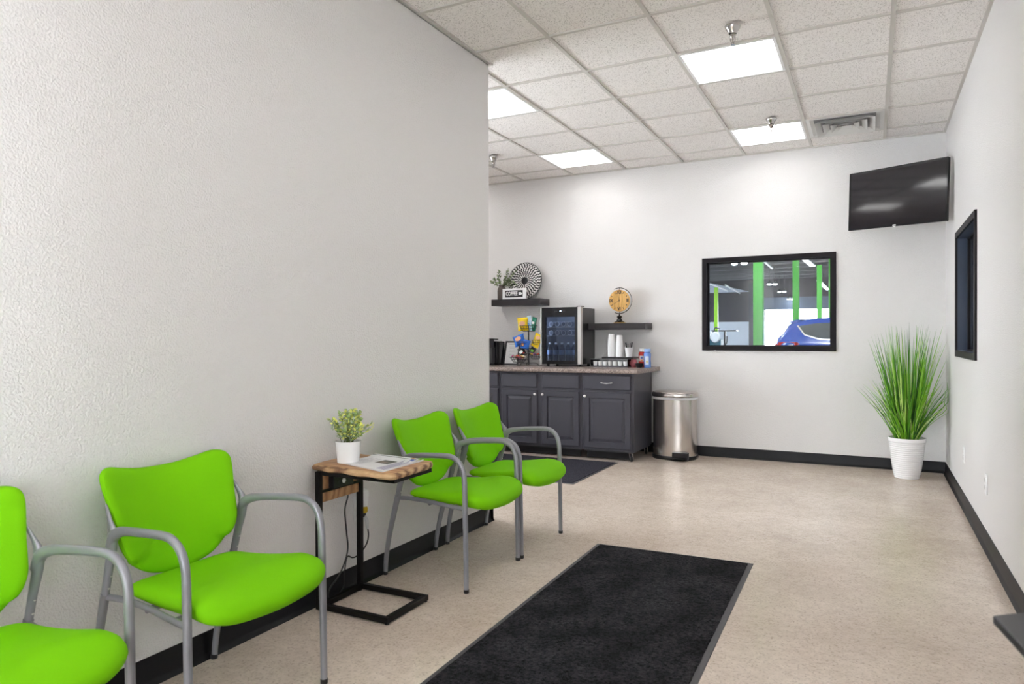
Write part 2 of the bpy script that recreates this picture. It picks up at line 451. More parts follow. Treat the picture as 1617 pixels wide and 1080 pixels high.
for k, (ao, ai) in enumerate(((0.225, 0.185), (0.165, 0.125), (0.105, 0.065), (0.05, 0.0))):
    b = MB(); ringf(b, ao, -0.022 , ai, 0.008); ringf(b, ao + .004, -0.022, ao, -0.022)
    b.build('louvre', vm, t, smooth=False)

# sprinklers
def sprinkler(x, y, label, drop=0.125):
    t = thing('sprinkler_head', label, 'sprinkler', (x, y, H), group='chrome ceiling sprinklers')
    MB().lathe([(0.044, 0), (0.045, -0.003), (0.040, -0.018), (0.030, -0.032), (0.024, -0.048), (0.020, -0.05), (0.0195, 0)], 28).build('escutcheon', M['chrome'], t)
    MB().lathe([(0.017, -0.045), (0.018, -0.062), (0.013, -0.068), (0.009, -0.078), (0.006, -0.08)], 16).build('body', M['chrome'], t)
    b = MB()
    for s_ in (-1, 1): b.tube([(0.012 * s_, 0, -0.068), (0.013 * s_, 0, -0.085), (0.004 * s_, 0, -0.104)], 0.0028, 8)
    b.tube([(0, 0, -0.078), (0, 0, -0.108)], 0.0035, 8, 0)
    b.build('frame_arm', M['chrome'], t)
    MB().lathe([(0.0, -0.112), (0.013, -0.112), (0.014, -0.109), (0.0, -0.107)], 16).build('deflector', M['chrome'], t)
sprinkler(1.527, 4.18, 'chrome sprinkler hanging in front of the nearest ceiling light')
sprinkler(1.507, 6.10, 'chrome sprinkler hanging before the ceiling light next to the air vent')
sprinkler(-1.085, 6.09, 'chrome sprinkler right at the edge of the left wall')

# ------------------------------------------------------------------ armchairs
def cushion(b, outline, cen, prof, P):
    # outline: 2D points; prof: (scale, h) list; P(u, v, h) -> 3D
    n = len(outline); k = len(b.v)
    for s_, h in prof:
        for (u, v) in outline:
            b.v.append(P(cen[0] + (u - cen[0]) * s_, cen[1] + (v - cen[1]) * s_, h))
    for j in range(len(prof) - 1):
        for i in range(n):
            a, c = k + j * n + i, k + j * n + (i + 1) % n
            b.face((a, c, c + n, a + n))
    b.face([k + i for i in range(n)][::-1]); e = k + (len(prof) - 1) * n; b.face([e + i for i in range(n)])
def closed_spline(pts, sub=6):
    out = []; n = len(pts)
    for i in range(n):
        p0, p1, p2, p3 = [Vector(pts[(i + d) % n]) for d in (-1, 0, 1, 2)]
        for j in range(sub):
            t = j / sub
            out.append(tuple(0.5 * ((2 * p1) + (-p0 + p2) * t + (2 * p0 - 5 * p1 + 4 * p2 - p3) * t * t + (-p0 + 3 * p1 - 3 * p2 + p3) * t ** 3)))
    return out
def make_chair(label):
    t = thing('armchair', label, 'chair', (0.28, 0, 0), group='green armchairs along the left wall')
    X = -0.28
    # seat
    ol = closed_spline([(0.138, -0.13), (0.135, 0.0), (0.138, 0.13), (0.150, 0.185), (0.182, 0.211), (0.25, 0.218), (0.38, 0.231), (0.50, 0.247), (0.555, 0.245), (0.585, 0.222), (0.610, 0.16),
                        (0.622, 0.0), (0.610, -0.16), (0.585, -0.222), (0.555, -0.245), (0.50, -0.247), (0.38, -0.231), (0.25, -0.218), (0.182, -0.211), (0.150, -0.185)])
    prof = [(0.02, -0.030), (0.5, -0.030), (0.88, -0.028), (0.95, -0.022), (0.985, -0.012), (1.0, 0.0), (0.992, 0.012), (0.965, 0.024), (0.92, 0.031), (0.8, 0.038), (0.6, 0.041), (0.35, 0.042), (0.02, 0.042)]
    def P(x, y, h):
        f_ = min(1, max(0, (x - 0.14) / 0.34))
        z = 0.424 + (h * (0.62 + 0.38 * f_) if h > 0 else h * (0.45 + 0.85 * f_))
        z += 0.008 * math.sin(PI * f_) * -1 + .004
        z -= max(0, x - 0.46) ** 2 * 1.3
        z += 0.10 * y * y + (0.010 if x < .2 else 0) * 0
        z -= 0.012 * (1 - f_)
        return (x + X, y, z)
    b = MB(); cushion(b, ol, (0.38, 0), prof, P); fixn(b.build('seat', M['green'], t))
    # dark seat pan
    b = MB(); b.prism([(0.16, -0.15), (0.50, -0.21), (0.54, -0.16), (0.54, 0.16), (0.50, 0.21), (0.16, 0.15)], 'z', 0.392, 0.401)
    o = b.build('seat_pan', M['darkgrey'], t, bevel=0.003); o.location = (X, 0, 0)
    # backrest: shield outline in (y, z)
    half = [(0.0, 0.768), (0.07, 0.771), (0.14, 0.783), (0.195, 0.795), (0.230, 0.790), (0.246, 0.768), (0.243, 0.72), (0.234, 0.66), (0.228, 0.60), (0.221, 0.555), (0.202, 0.515), (0.165, 0.478), (0.12, 0.448), (0.065, 0.432)]
    ol = half + [(0.0, 0.428)] + [(-y, z) for y, z in half[:0:-1]]
    ol = closed_spline([(y, z) for y, z in ol], 4)
    prof = [(0.02, -0.020), (0.6, -0.020), (0.9, -0.020), (0.97, -0.014), (1.0, -0.002), (1.0, 0.004), (0.985, 0.014), (0.95, 0.021), (0.88, 0.025), (0.7, 0.028), (0.4, 0.029), (0.02, 0.029)]
    def PB(y, z, h):
        x = 0.092 - 0.36 * (z - 0.60) + 1.05 * y * y * (0.6 + 0.4 * (z > 0.5))
        x -= 0.10 * max(0, (0.58 - z)) 
        return (x + h + X, y, z)
    b = MB(); cushion(b, ol, (0, 0.61), prof, PB); fixn(b.build('backrest', M['green'], t))
    gm = M['greymetal']
    for s_ in (-1, 1):
        foot_r = (0.028 + X, 0.232 * s_)
        # rear leg
        leg = MB().tube([(foot_r[0], foot_r[1], 0.004), (0.036 + X, 0.235 * s_, 0.09), (0.058 + X, 0.239 * s_, 0.2), (0.088 + X, 0.243 * s_, 0.31), (0.118 + X, 0.246 * s_, 0.415)],
                        [0.0115, 0.0125, 0.0135, 0.0145, 0.0155], flat=0.85).build('leg', gm, t)
        MB().lathe([(0.0118, 0), (0.0128, 0.002), (0.0128, 0.016), (0.011, 0.017)], 14, (foot_r[0], foot_r[1], 0)).build('foot_cap', M['blackplastic'], leg)
        # upright with the flare up to the backrest
        MB().tube([(0.117 + X, 0.246 * s_, 0.41), (0.140 + X, 0.248 * s_, 0.50), (0.158 + X, 0.250 * s_, 0.565), (0.163 + X, 0.2505 * s_, 0.61), (0.143 + X, 0.247 * s_, 0.648), (0.112 + X, 0.238 * s_, 0.692)],
                  [0.0153, 0.0165, 0.0195, 0.019, 0.0095, 0.005], flat=0.62, n=14).build('upright', gm, t)
        for z in (0.435, 0.475):
            xx = 0.124 + (z - .435) * .24
            MB().lathe([(0.0, 0.0), (0.004, 0.0), (0.003, 0.002 * 1), (0.0, 0.003)], 10, (xx + X + .014, 0.247 * s_, z), 'x').build('screw', M['nickel'], t)
        # armrest incl. bend
        MB().tube([(0.148 + X, 0.2495 * s_, 0.560), (0.168 + X, 0.251 * s_, 0.600), (0.198 + X, 0.253 * s_, 0.618), (0.25 + X, 0.258 * s_, 0.628), (0.34 + X, 0.265 * s_, 0.636), (0.425 + X, 0.270 * s_, 0.640), (0.466 + X, 0.2715 * s_, 0.633),
                   (0.500 + X, 0.272 * s_, 0.608), (0.518 + X, 0.272 * s_, 0.568), (0.524 + X, 0.272 * s_, 0.52)],
                  [0.014, 0.0185, 0.0165, 0.0135, 0.0130, 0.0130, 0.0130, 0.0130, 0.0130, 0.0130], flat=0.95, n=14).build('armrest', gm, t)
        leg = MB().tube([(0.524 + X, 0.272 * s_, 0.521), (0.529 + X, 0.272 * s_, 0.25), (0.532 + X, 0.272 * s_, 0.004)], [0.0130, 0.0125, 0.0118], n=14).build('leg', gm, t)
        MB().lathe([(0.0122, 0), (0.0135, 0.002), (0.0135, 0.016), (0.0115, 0.017)], 14, (0.532 + X, 0.272 * s_, 0)).build('foot_cap', M['blackplastic'], leg)
        MB().tube([(0.115 + X, 0.246 * s_, 0.405), (0.19 + X, 0.235 * s_, 0.405), (0.30 + X, 0.238 * s_, 0.402), (0.42 + X, 0.256 * s_, 0.398), (0.525 + X, 0.272 * s_, 0.396)], 0.0105, flat=0.8).build('seat_rail', gm, t)
    MB().tube([(0.30 + X, -0.236, 0.392), (0.30 + X, 0.236, 0.392)], 0.010, smooth=0).build('crossbar', gm, t)
    MB().tube([(0.45 + X, -0.256, 0.392), (0.45 + X, 0.256, 0.392)], 0.010, smooth=0).build('crossbar', gm, t)
    return t
ch = make_chair('green upholstered grey metal armchair cut off by the left edge of the photo')
ch.location.y = 0.885
for y, lab in ((1.60, 'green upholstered grey metal armchair, second from the left, just before the small side table'),
               (3.112, 'green upholstered grey metal armchair just behind the small side table, magazine overlapping it'),
               (3.700, 'green upholstered grey metal armchair farthest away, at the end of the left wall')):
    dup(ch, (0.28, y, 0), 0, lab)

# ------------------------------------------------------------------ side table and what stands on it
t = thing('side_table', 'small C-shaped side table with live edge wooden top and black metal frame', 'table', (0.25, 2.52, 0))
def loc0(o): o.location = (-0.25, -2.52, 0); return o
rnd = random.Random(4)
# live-edge outline: wavy near (-y) edge
near = [(0.012, 2.372), (0.06, 2.358), (0.12, 2.350), (0.18, 2.357), (0.235, 2.342), (0.30, 2.335), (0.36, 2.341), (0.42, 2.334), (0.47, 2.338), (0.492, 2.345)]
far = [(0.478, 2.60), (0.462, 2.665), (0.445, 2.676), (0.35, 2.684), (0.25, 2.677), (0.15, 2.690), (0.06, 2.684), (0.02, 2.688), (0.008, 2.66), (0.006, 2.45)]
ol = near + far
def slab(b, ol, zs):
    cx, cy = 0.25, 2.52; n = len(ol); k = len(b.v)
    for z, ins in zs:
        for i, (x, y) in enumerate(ol):
            dx, dy = cx - x, cy - y; L = math.hypot(dx, dy)
            jj = ins * (1 + 0.5 * math.sin(i * 2.3)) if i < 10 else ins * 0.3
            b.v.append((x + dx / L * jj, y + dy / L * jj, z))
    for j in range(len(zs) - 1):
        b.cm = 1
        for i in range(n):
            a, c = k + j * n + i, k + j * n + (i + 1) % n
            b.face((a, c, c + n, a + n))
    b.cm = 0
    b.face([k + i for i in range(n)][::-1]); e = k + (len(zs) - 1) * n; b.face([e + i for i in range(n)])
b = MB(); slab(b, ol, [(0.618, 0.012), (0.624, 0.002), (0.634, 0.0), (0.641, 0.007), (0.645, 0.014)])
loc0(fixn(b.build('tabletop', [M['acacia'], M['bark']], t)))
bmx = M['blackmetal']
def bar(b, x0, x1, y0, y1, z0, z1): b.box(x0, x1, y0, y1, z0, z1)
b = MB(); b.box(0.06, 0.47, 2.366, 2.388, 0.600, 0.618); b.box(0.06, 0.45, 2.636, 2.658, 0.600, 0.618); b.box(0.045, 0.067, 2.366, 2.658, 0.600, 0.618); b.box(0.445, 0.467, 2.366, 2.650, 0.600, 0.618)
loc0(b.build('top_frame', bmx, t, bevel=0.002))
for y in (2.355, 2.634):
    b = MB(); b.box(0.045, 0.069, y, y + 0.024, 0.022, 0.617); loc0(b.build('post', bmx, t, bevel=0.002))
b = MB(); b.box(0.045, 0.069, 2.355, 2.658, 0.006, 0.030); b.box(0.069, 0.43, 2.366, 2.390, 0.006, 0.030); b.box(0.069, 0.43, 2.650, 2.674, 0.006, 0.030); b.box(0.405, 0.430, 2.39, 2.650, 0.006, 0.030)
loc0(b.build('base_frame', bmx, t, bevel=0.002))
for x, y in ((0.057, 2.372), (0.42, 2.378), (0.42, 2.662), (0.057, 2.645)):
    b = MB(); b.lathe([(0.009, 0), (0.010, 0.003), (0.008, 0.007)], 12, (x, y, 0)); loc0(b.build('foot_pad', M['blackplastic'], t))
b = MB(); b.box(0.046, 0.060, 2.379, 2.634, 0.475, 0.600); loc0(b.build('socket_board', M['acacia'], t, bevel=0.001))
b = MB(); b.box(0.060, 0.069, 2.379, 2.634, 0.520, 0.532); loc0(b.build('cross_rail', bmx, t, bevel=0.001))
b = MB(); b.box(0.060, 0.092, 2.425, 2.560, 0.532, 0.588); so = loc0(b.build('power_outlet_box', M['blackplastic'], t, bevel=0.004))
b = MB(); b.lathe([(0.0, 0.0), (0.012, 0.0), (0.012, 0.0015), (0.0, 0.002)], 20, (0.0915, 2.492, 0.558), 'x'); b.build('usb_button', M['white'], so)
for yy in (2.455, 2.528):
    b = MB(); b.box(0.0915, 0.0925, yy - .003, yy - .001, .550, .566); b.box(0.0915, 0.0925, yy + .005, yy + .007, .550, .566); b.build('socket_slot', M['darkgrey'], so)

# potted plant on the table
PX, PY, PZ = 0.130, 2.478, 0.6452
t = thing('potted_plant', 'small bushy yellow-green plant in a white pot on the wooden side table', 'plant', (PX, PY, PZ))
MB().lathe([(0.0, 0.0), (0.046, 0.0), (0.049, 0.003), (0.0575, 0.095), (0.058, 0.098), (0.0545, 0.098), (0.051, 0.080), (0.0, 0.080)], 40).build('pot', M['whitegloss'], t)
MB().lathe([(0.0, 0.085), (0.052, 0.083)], 20).build('soil', mat('potting_soil', (0.05, 0.035, 0.025, 1), 0.9), t)
def leafy(name, parent, stems, leafmats, leaf_len, leaf_w, seed, per=14, cup=0.25, stem_m=None):
    rnd = random.Random(seed); b = MB(); st = MB()
    for (p0, p1) in stems:
        p0, p1 = Vector(p0), Vector(p1)
        mid = (p0 + p1) / 2 + Vector((rnd.uniform(-.01, .01), rnd.uniform(-.01, .01), rnd.uniform(0, .02)))
        pts = [p0 * (1 - t_) ** 2 + mid * 2 * t_ * (1 - t_) + p1 * t_ * t_ for t_ in [i / 6 for i in range(7)]]
        st.tube([tuple(p) for p in pts], [0.0016 * (1 - i / 9) for i in range(7)], 5, 0)
        for k in range(per):
            tt = 0.25 + 0.75 * (k + rnd.random() * .6) / per; tt = min(tt, 1)
            base = p0 * (1 - tt) ** 2 + mid * 2 * tt * (1 - tt) + p1 * tt * tt
            dirn = (p1 - p0).normalized()
            out = Vector((rnd.gauss(0, 1), rnd.gauss(0, 1), rnd.gauss(0.2, .8)))
            d = (out.normalized() + dirn * rnd.uniform(.2, .9)).normalized()
            side = d.cross(Vector((rnd.gauss(0, .3), rnd.gauss(0, .3), 1))).normalized(); nn = side.cross(d)
            L = leaf_len * rnd.uniform(.7, 1.2); Wd = leaf_w * rnd.uniform(.8, 1.2)
            b.cm = rnd.choices(range(len(leafmats)), [3, 2, 1][:len(leafmats)])[0]
            v0 = base; v1 = base + d * L * .35 + side * Wd / 2 + nn * Wd * cup; v2 = base + d * L * .75 + side * Wd * .4 + nn * Wd * cup; v3 = base + d * L
            v4 = base + d * L * .75 - side * Wd * .4 + nn * Wd * cup; v5 = base + d * L * .35 - side * Wd / 2 + nn * Wd * cup
            vm_ = base + d * L * .5
            b.add([v0, v1, v2, v3, v4, v5, vm_], [(0, 1, 6), (1, 2, 6), (2, 3, 6), (3, 4, 6), (4, 5, 6), (5, 0, 6)])
    st.build('stems', stem_m or mat('stem_green', (0.12, 0.16, 0.05, 1), 0.6), parent)
    return b.build(name, leafmats, parent)
lg = [mat('leaf_mid_green', (0.40, 0.55, 0.20, 1), 0.55), mat('leaf_yellow', (0.95, 0.95, 0.25, 1), 0.5), mat('leaf_dusty_green', (0.50, 0.60, 0.42, 1), 0.6)]
rnd = random.Random(11); stems = []
for i in range(34):
    a_ = rnd.uniform(0, 2 * PI); r = rnd.uniform(.02, .12); zz = 0.262 - r * 0.75 + rnd.uniform(-.03, .01)
    ex, ey = max(r * math.cos(a_), -PX + .02), r * math.sin(a_)
    stems.append(((rnd.uniform(-.02, .02), rnd.uniform(-.02, .02), 0.083), (ex, ey, zz)))
leafy('foliage', t, stems, lg, 0.018, 0.012, 5, per=26)

# magazine
t = thing('magazine', 'open white and purple magazine lying on the wooden side table', 'magazine', (0.28, 2.54, 0.6455))
co = [(0.099, 2.447), (0.160, 2.672), (0.418, 2.655), (0.420, 2.352)]
def quadpt(u, v):   # u along 0->3, v along 0->1
    a_ = Vector(co[0]).lerp(Vector(co[3]), u); b_ = Vector(co[1]).lerp(Vector(co[2]), u)
    p = a_.lerp(b_, v); return (p.x - 0.28, p.y - 2.54)
paper = mat('glossy_paper', (0.85, 0.85, 0.86, 1), 0.3)
def zmag(v, th): return th + 0.010 * math.exp(-((v - 0.86) / 0.12) ** 2)
def mpatch(b, u0, u1, v0, v1, z, nu=1, nv=12):
    k = len(b.v)
    for i in range(nv + 1):
        vv = v0 + (v1 - v0) * i / nv
        for j in range(nu + 1):
            p = quadpt(u0 + (u1 - u0) * j / nu, vv); b.v.append((p[0], p[1], zmag(vv, z)))
    for i in range(nv):
        for j in range(nu):
            a_ = k + i * (nu + 1) + j; b.face((a_, a_ + 1, a_ + nu + 2, a_ + nu + 1))
b = MB()
for z in (0.0004, 0.0045, 0.006): mpatch(b, 0.0, 1.0, 0, 1, z)
b.add([(*quadpt(0, 0), 0.0004), (*quadpt(1, 0), 0.0004), (*quadpt(1, 0), 0.006), (*quadpt(0, 0), 0.006)], [(0, 1, 2, 3)])
b.add([(*quadpt(1, 0), 0.0004), (*quadpt(1, 1), 0.0004), (*quadpt(1, 1), 0.008), (*quadpt(1, 0), 0.006)], [(0, 1, 2, 3)])
b.build('pages', paper, t)
b = MB(); mpatch(b, .0, 1.0, .80, .82, .0066); b.build('page_fold', mat('page_grey_line', (0.28, 0.28, 0.29, 1), .5), t)
b = MB(); mpatch(b, .46, .74, .38, .64, .0066); b.build('cover_photo', mat('print_dark_photo', (0.07, 0.065, 0.06, 1), .35), t)
b = MB(); mpatch(b, .50, .66, .42, .52, .0070); b.build('cover_photo_figure', mat('print_brown', (0.25, 0.17, 0.12, 1), .35), t)
pu = mat('print_purple', (0.22, 0.16, 0.38, 1), .4); b = MB()
for i in range(5):
    u = .80 + i * .036; mpatch(b, u, u + .016, .06, .74 - .07 * (i % 3), .0066)
b.build('headline_text', pu, t)
b = MB()
for i in range(9): mpatch(b, .10 + i * .034, .112 + i * .034, .10, .66 if i % 3 else .5, .0066)
b.build('body_text', mat('print_grey', (0.45, 0.45, 0.47, 1), .4), t)
b = MB(); mpatch(b, .86, .93, .82, .9, .0066); b.build('colour_badge', mat('print_orange', (0.6, 0.25, 0.05, 1), .4), t)
b = MB(); mpatch(b, .90, .98, .74, .80, .0068); b.build('colour_badge', mat('print_blue', (0.1, 0.15, 0.5, 1), .4), t)

# ------------------------------------------------------------------ outlets, air freshener, cord
def outlet(name, label, loc, face, kind='duplex', group=None):
    # face '+x' or '-x'
    t = thing(name, label, 'wall outlet', loc, 0 if face == '+x' else PI, group)
    MB().box(0, 0.006, -0.036, 0.036, -0.058, 0.058).build('cover_plate', M['white'], t, bevel=0.0025)
    if kind == 'duplex':
        for z in (-0.021, 0.021):
            r = MB().prism([(0.017 * math.cos(a_) * 1.0, z + max(-.0135, min(.0135, 0.019 * math.sin(a_)))) for a_ in [2 * PI * i / 24 for i in range(24)]], 'x', 0.0055, 0.0085).build('receptacle', M['whitegloss'], t)
            s_ = MB(); s_.box(.0084, .0088, -.007, -.0055, z - .003, z + .006); s_.box(.0084, .0088, .0055, .007, z - .003, z + .006)
            s_.build('slots', M['darkgrey'], r)
    MB().lathe([(0, 0), (0.003, 0), (0.0025, 0.001), (0, .0012)], 10, (0.006, 0, 0), 'x').build('screw', M['nickel'], t)
    return t
outlet('wall_outlet', 'white wall outlet behind the side table with an air freshener plugged in', (0, 2.70, 0.378), '+x')
outlet('wall_plate', 'white wall plate low on the wall behind the chair next to the side table', (0, 3.28, 0.382), '+x', 'blank')
outlet('wall_outlet', 'white outlet cover on the right wall, closer to the grass plant', (W, 5.83, 0.375), '-x')
outlet('wall_outlet', 'white outlet cover low on the right wall, closer to the camera', (W, 4.766, 0.368), '-x')
t = thing('air_freshener', 'white plug-in air freshener with a yellow oil bottle in the wall outlet', 'air freshener', (0.009, 2.70, 0.399))
MB().lathe([(0.0, 0.072), (0.018, 0.072), (0.023, 0.069), (0.025, 0.06), (0.024, 0.03), (0.021, 0.0), (0.019, -0.010), (0.0, -0.010)], 24, (0.027, 0, 0)).build('warmer', M['white'], t)
MB().lathe([(0.0, 0.0725), (0.012, 0.0725), (0.012, 0.0745), (0.0, 0.0745)], 20, (0.027, 0, 0)).build('vent_cap', M['white'], t)
MB().box(0.0, 0.010, -0.013, 0.013, -0.008, 0.02).build('plug_body', M['white'], t)
MB().lathe([(0.0, -0.042), (0.015, -0.042), (0.019, -0.037), (0.0195, -0.018), (0.013, -0.010), (0.0, -0.009)], 20, (0.027, 0, 0)).build('oil_bottle', mat('yellow_scented_oil', (0.62, 0.42, 0.03, 1), 0.12), t)
t = thing('power_cord', 'black power cord running from the table socket down to the wall outlet', 'cord', (0.02, 2.69, 0.33))
def loc1(o): o.location = (-0.02, -2.69, -0.33); return o
b = MB(); b.lathe([(0.0, -0.012), (0.012, -0.012), (0.021, -0.004), (0.022, 0.010), (0.016, 0.020), (0.0, 0.022)], 20, (0.021, 2.693, 0.347), 'x', sx=1.2, sy=.62)
loc1(b.build('plug', M['blackplastic'], t))
b = MB(); b.tube([(0.040, 2.700, 0.338), (0.045, 2.708, 0.325), (0.045, 2.714, 0.305), (0.042, 2.722, 0.275)], [0.0085, 0.0095, 0.009, 0.006], 10)
loc1(b.build('cable_tag', mat('cable_tag_white', (0.62, 0.62, 0.64, 1), .4), t))
b = MB()
b.tube([(0.042, 2.722, 0.278), (0.042, 2.728, 0.24), (0.040, 2.715, 0.20), (0.036, 2.67, 0.165), (0.032, 2.625, 0.158), (0.032, 2.590, 0.175), (0.034, 2.572, 0.16), (0.034, 2.56, 0.10), (0.034, 2.552, 0.04), (0.03, 2.50, 0.008), (0.026, 2.46, 0.02),
        (0.026, 2.47, 0.06), (0.030, 2.535, 0.11), (0.030, 2.588, 0.20), (0.030, 2.580, 0.30), (0.034, 2.565, 0.40), (0.036, 2.585, 0.46), (0.039, 2.578, 0.50), (0.041, 2.566, 0.53)], 0.0035, 8, 6)
loc1(b.build('cable', M['blackplastic'], t))

# ------------------------------------------------------------------ floor mats
def floor_mat(name, label, pts, pile, bord=0.025, h=0.009):
    cx = sum(p[0] for p in pts) / 4; cy = sum(p[1] for p in pts) / 4
    t = thing(name, label, 'floor mat', (cx, cy, 0))
    P = [(x - cx, y - cy) for x, y in pts]
    def ins(d):
        out = []
        for i in range(4):
            p = Vector(P[i]); a_ = (Vector(P[i - 1]) - p).normalized(); c_ = (Vector(P[(i + 1) % 4]) - p).normalized()
            out.append(tuple(p + (a_ + c_) * d))
        return out
    b = MB(); rings = [(ins(0), 0.0005), (ins(0.002), 0.003), (ins(bord), 0.0045)]
    vs = [(x, y, z) for r, z in rings for x, y in r]
    b.add(vs, [(j * 4 + i, j * 4 + (i + 1) % 4, j * 4 + 4 + (i + 1) % 4, j * 4 + 4 + i) for j in range(2) for i in range(4)] + [(8, 9, 10, 11), (3, 2, 1, 0)])
    fixn(b.build('border', M['rugedge'], t))
    # pile with slightly ragged outline
    rnd = random.Random(3); q = ins(bord); base = []
    for i in range(4):
        a_, c_ = Vector(q[i]), Vector(q[(i + 1) % 4]); L = (c_ - a_).length; n_ = int(L / 0.012)
        nn = Vector(((c_ - a_).y, -(c_ - a_).x)).normalized()
        for k in range(n_): base.append(tuple(a_.lerp(c_, k / n_) + nn * rnd.uniform(-.0015, .0015)))
    n_ = len(base); b = MB()
    vs = [(x, y, 0.004) for x, y in base] + [(x * .998, y * .999, h) for x, y in base]
    b.add(vs, [tuple(range(n_, 2 * n_))] + [(i, (i + 1) % n_, n_ + (i + 1) % n_, n_ + i) for i in range(n_)])
    fixn(b.build('pile', pile, t))
    return t
floor_mat('floor_mat', 'long charcoal floor mat with rubber border in the foreground', [(0.850, 0.90), (1.72, 0.93), (1.680, 3.888), (0.812, 3.862)], M['pile'])
floor_mat('floor_mat', 'dark navy grey floor mat in front of the kitchen cabinets', [(-1.75, 5.345), (0.062, 5.335), (0.072, 6.443), (-1.75, 6.40)], M['pile2'], 0.02)

# ------------------------------------------------------------------ cabinets
cabm = M['cabinet']; YC = 6.485
def raised(b, x0, x1, z0, z1, yf, th=0.019, frame=0.055):
    # raised-panel door: outer slab with chamfer, groove and raised centre (faces -y)
    def ring(x0, x1, z0, z1, y): return [(x0, y, z0), (x1, y, z0), (x1, y, z1), (x0, y, z1)]
    e = 0.006; seq = [ring(x0, x1, z0, z1, yf + th), ring(x0, x1, z0, z1, yf + e), ring(x0 + e, x1 - e, z0 + e, z1 - e, yf)]
    if frame:
        f_ = frame; seq += [ring(x0 + f_, x1 - f_, z0 + f_, z1 - f_, yf), ring(x0 + f_ + .006, x1 - f_ - .006, z0 + f_ + .006, z1 - f_ - .006, yf + .013),
                            ring(x0 + f_ + .012, x1 - f_ - .012, z0 + f_ + .012, z1 - f_ - .012, yf + .013), ring(x0 + f_ + .036, x1 - f_ - .036, z0 + f_ + .036, z1 - f_ - .040, yf + .001)]
    vs = [p for r in seq for p in r]
    fs = [(j * 4 + i, j * 4 + (i + 1) % 4, j * 4 + 4 + (i + 1) % 4, j * 4 + 4 + i) for j in range(len(seq) - 1) for i in range(4)]
    fs += [(0, 1, 2, 3), tuple((len(seq) - 1) * 4 + i for i in range(4))]
    b.add(vs, fs)
def knob(x, z, parent, yf):
    MB().lathe([(0.006, 0), (0.006, -0.006), (0.005, -0.012), (0.010, -0.016), (0.0145, -0.020), (0.0145, -0.024), (0.010, -0.029), (0.0, -0.031)], 18, (x, yf, z), 'y').build('knob', M['nickel'], parent)
def caster(x, y, parent):
    b = MB(); b.box(x - .024, x + .024, y - .024, y + .024, .086, .090); b.build('caster_plate', M['nickel'], parent)
    c_ = MB(); 
    for s_ in (-1, 1):
        c_.prism([(y - .014, .086), (y + .014, .086), (y + .030, .032), (y + .020, .022), (y + .010, .030)], 'x', x + s_ * .016 - .0015, x + s_ * .016 + .0015)
    c_.build('caster_fork', M['nickel'], parent)
    MB().lathe([(0.0, -.011), (0.020, -.011), (0.025, -.007), (0.025, .007), (0.020, .011), (0, .011)], 24, (x, y + .02, .0252), 'x').build('caster_wheel', M['blackplastic'], parent)
def cabinet(x0, x1, label, doors, drawer_pull=False, side=False):
    cx = (x0 + x1) / 2
    t = thing('cabinet', label, 'cabinet', (cx, YC + .3, 0), group=None)
    par = lambda o: (setattr(o, 'location', (-cx, -(YC + .3), 0)), o)[1]
    b = MB(); b.box(x0, x1, YC, 7.09, 0.105, 0.8575)
    par(b.build('body', cabm, t, bevel=0.002))
    b = MB(); b.box(x0 + .01, x1 - .01, YC + .012, 7.08, 0.090, 0.105); par(b.build('base_board', M['darkgrey'], t))
    for (d0, d1, kx) in doors:
        b = MB(); raised(b, d0, d1, 0.126, 0.672, YC - .019); d_ = fixn(par(b.build('door', cabm, t, smooth=False)))
        knob(kx, 0.631, d_, YC - .019)
        b = MB(); raised(b, d0, d1, 0.697, 0.836, YC - .019, frame=0); dr = fixn(par(b.build('drawer', cabm, t, smooth=False)))
        if drawer_pull:
            c_ = (d0 + d1) / 2; yf = YC - .019
            h_ = MB(); h_.tube([(c_ - .055, yf, .766), (c_ - .052, yf - .018, .766), (c_ - .03, yf - .024, .763), (c_, yf - .026, .761), (c_ + .03, yf - .024, .763), (c_ + .052, yf - .018, .766), (c_ + .055, yf, .766)],
                               [.006, .006, .004, .0055, .004, .006, .006], 10)
            h_.build('handle', M['nickel'], dr)
    b = MB(); b.box(x0 + .01, x1 - .06, YC + .10, YC + .112, .012, .0895); par(b.build('under_shade_board', M['blackplastic'], t, smooth=False))  # dark board added for the shade under the cabinet
    for x in ((x1 - .045,) if side else ()):
        for y in (YC + .05, 7.03):
            c0 = bpy.data.objects.new('caster', None)
            # caster: one part with plate, fork and wheel below it
            C.objects.link(c0); c0.parent = t; c0.location = (x - cx, y - (YC + .3), 0)
            caster(0, 0, c0)
    return t
cabinet(-0.309, 0.218, 'slate grey cabinet with one handled drawer, right end beside the steel bin', [(-0.287, 0.192, -0.268)], True, True)
cabinet(-1.226, -0.311, 'slate grey double door cabinet with two round knobs in the middle of the counter', [(-0.742, -0.337, -0.726), (-1.203, -0.796, -0.812)])
cabinet(-2.145, -1.228, 'slate grey cabinet at the left, mostly hidden behind the wall corner', [(-1.66, -1.249, -1.645), (-2.12, -1.715, -1.73)])
b = MB(); pr_ = [(6.425, .862), (6.432, .858), (D - .001, .858), (D - .001, .900), (6.437, .900), (6.426, .897), (6.421, .890), (6.421, .870)]
b.prism(pr_, 'x', -2.25, 0.270)
tag(fixn(b.build('countertop', M['laminate'])), 'brown speckled laminate countertop running over the slate grey cabinets', 'countertop')
ZC = 0.900

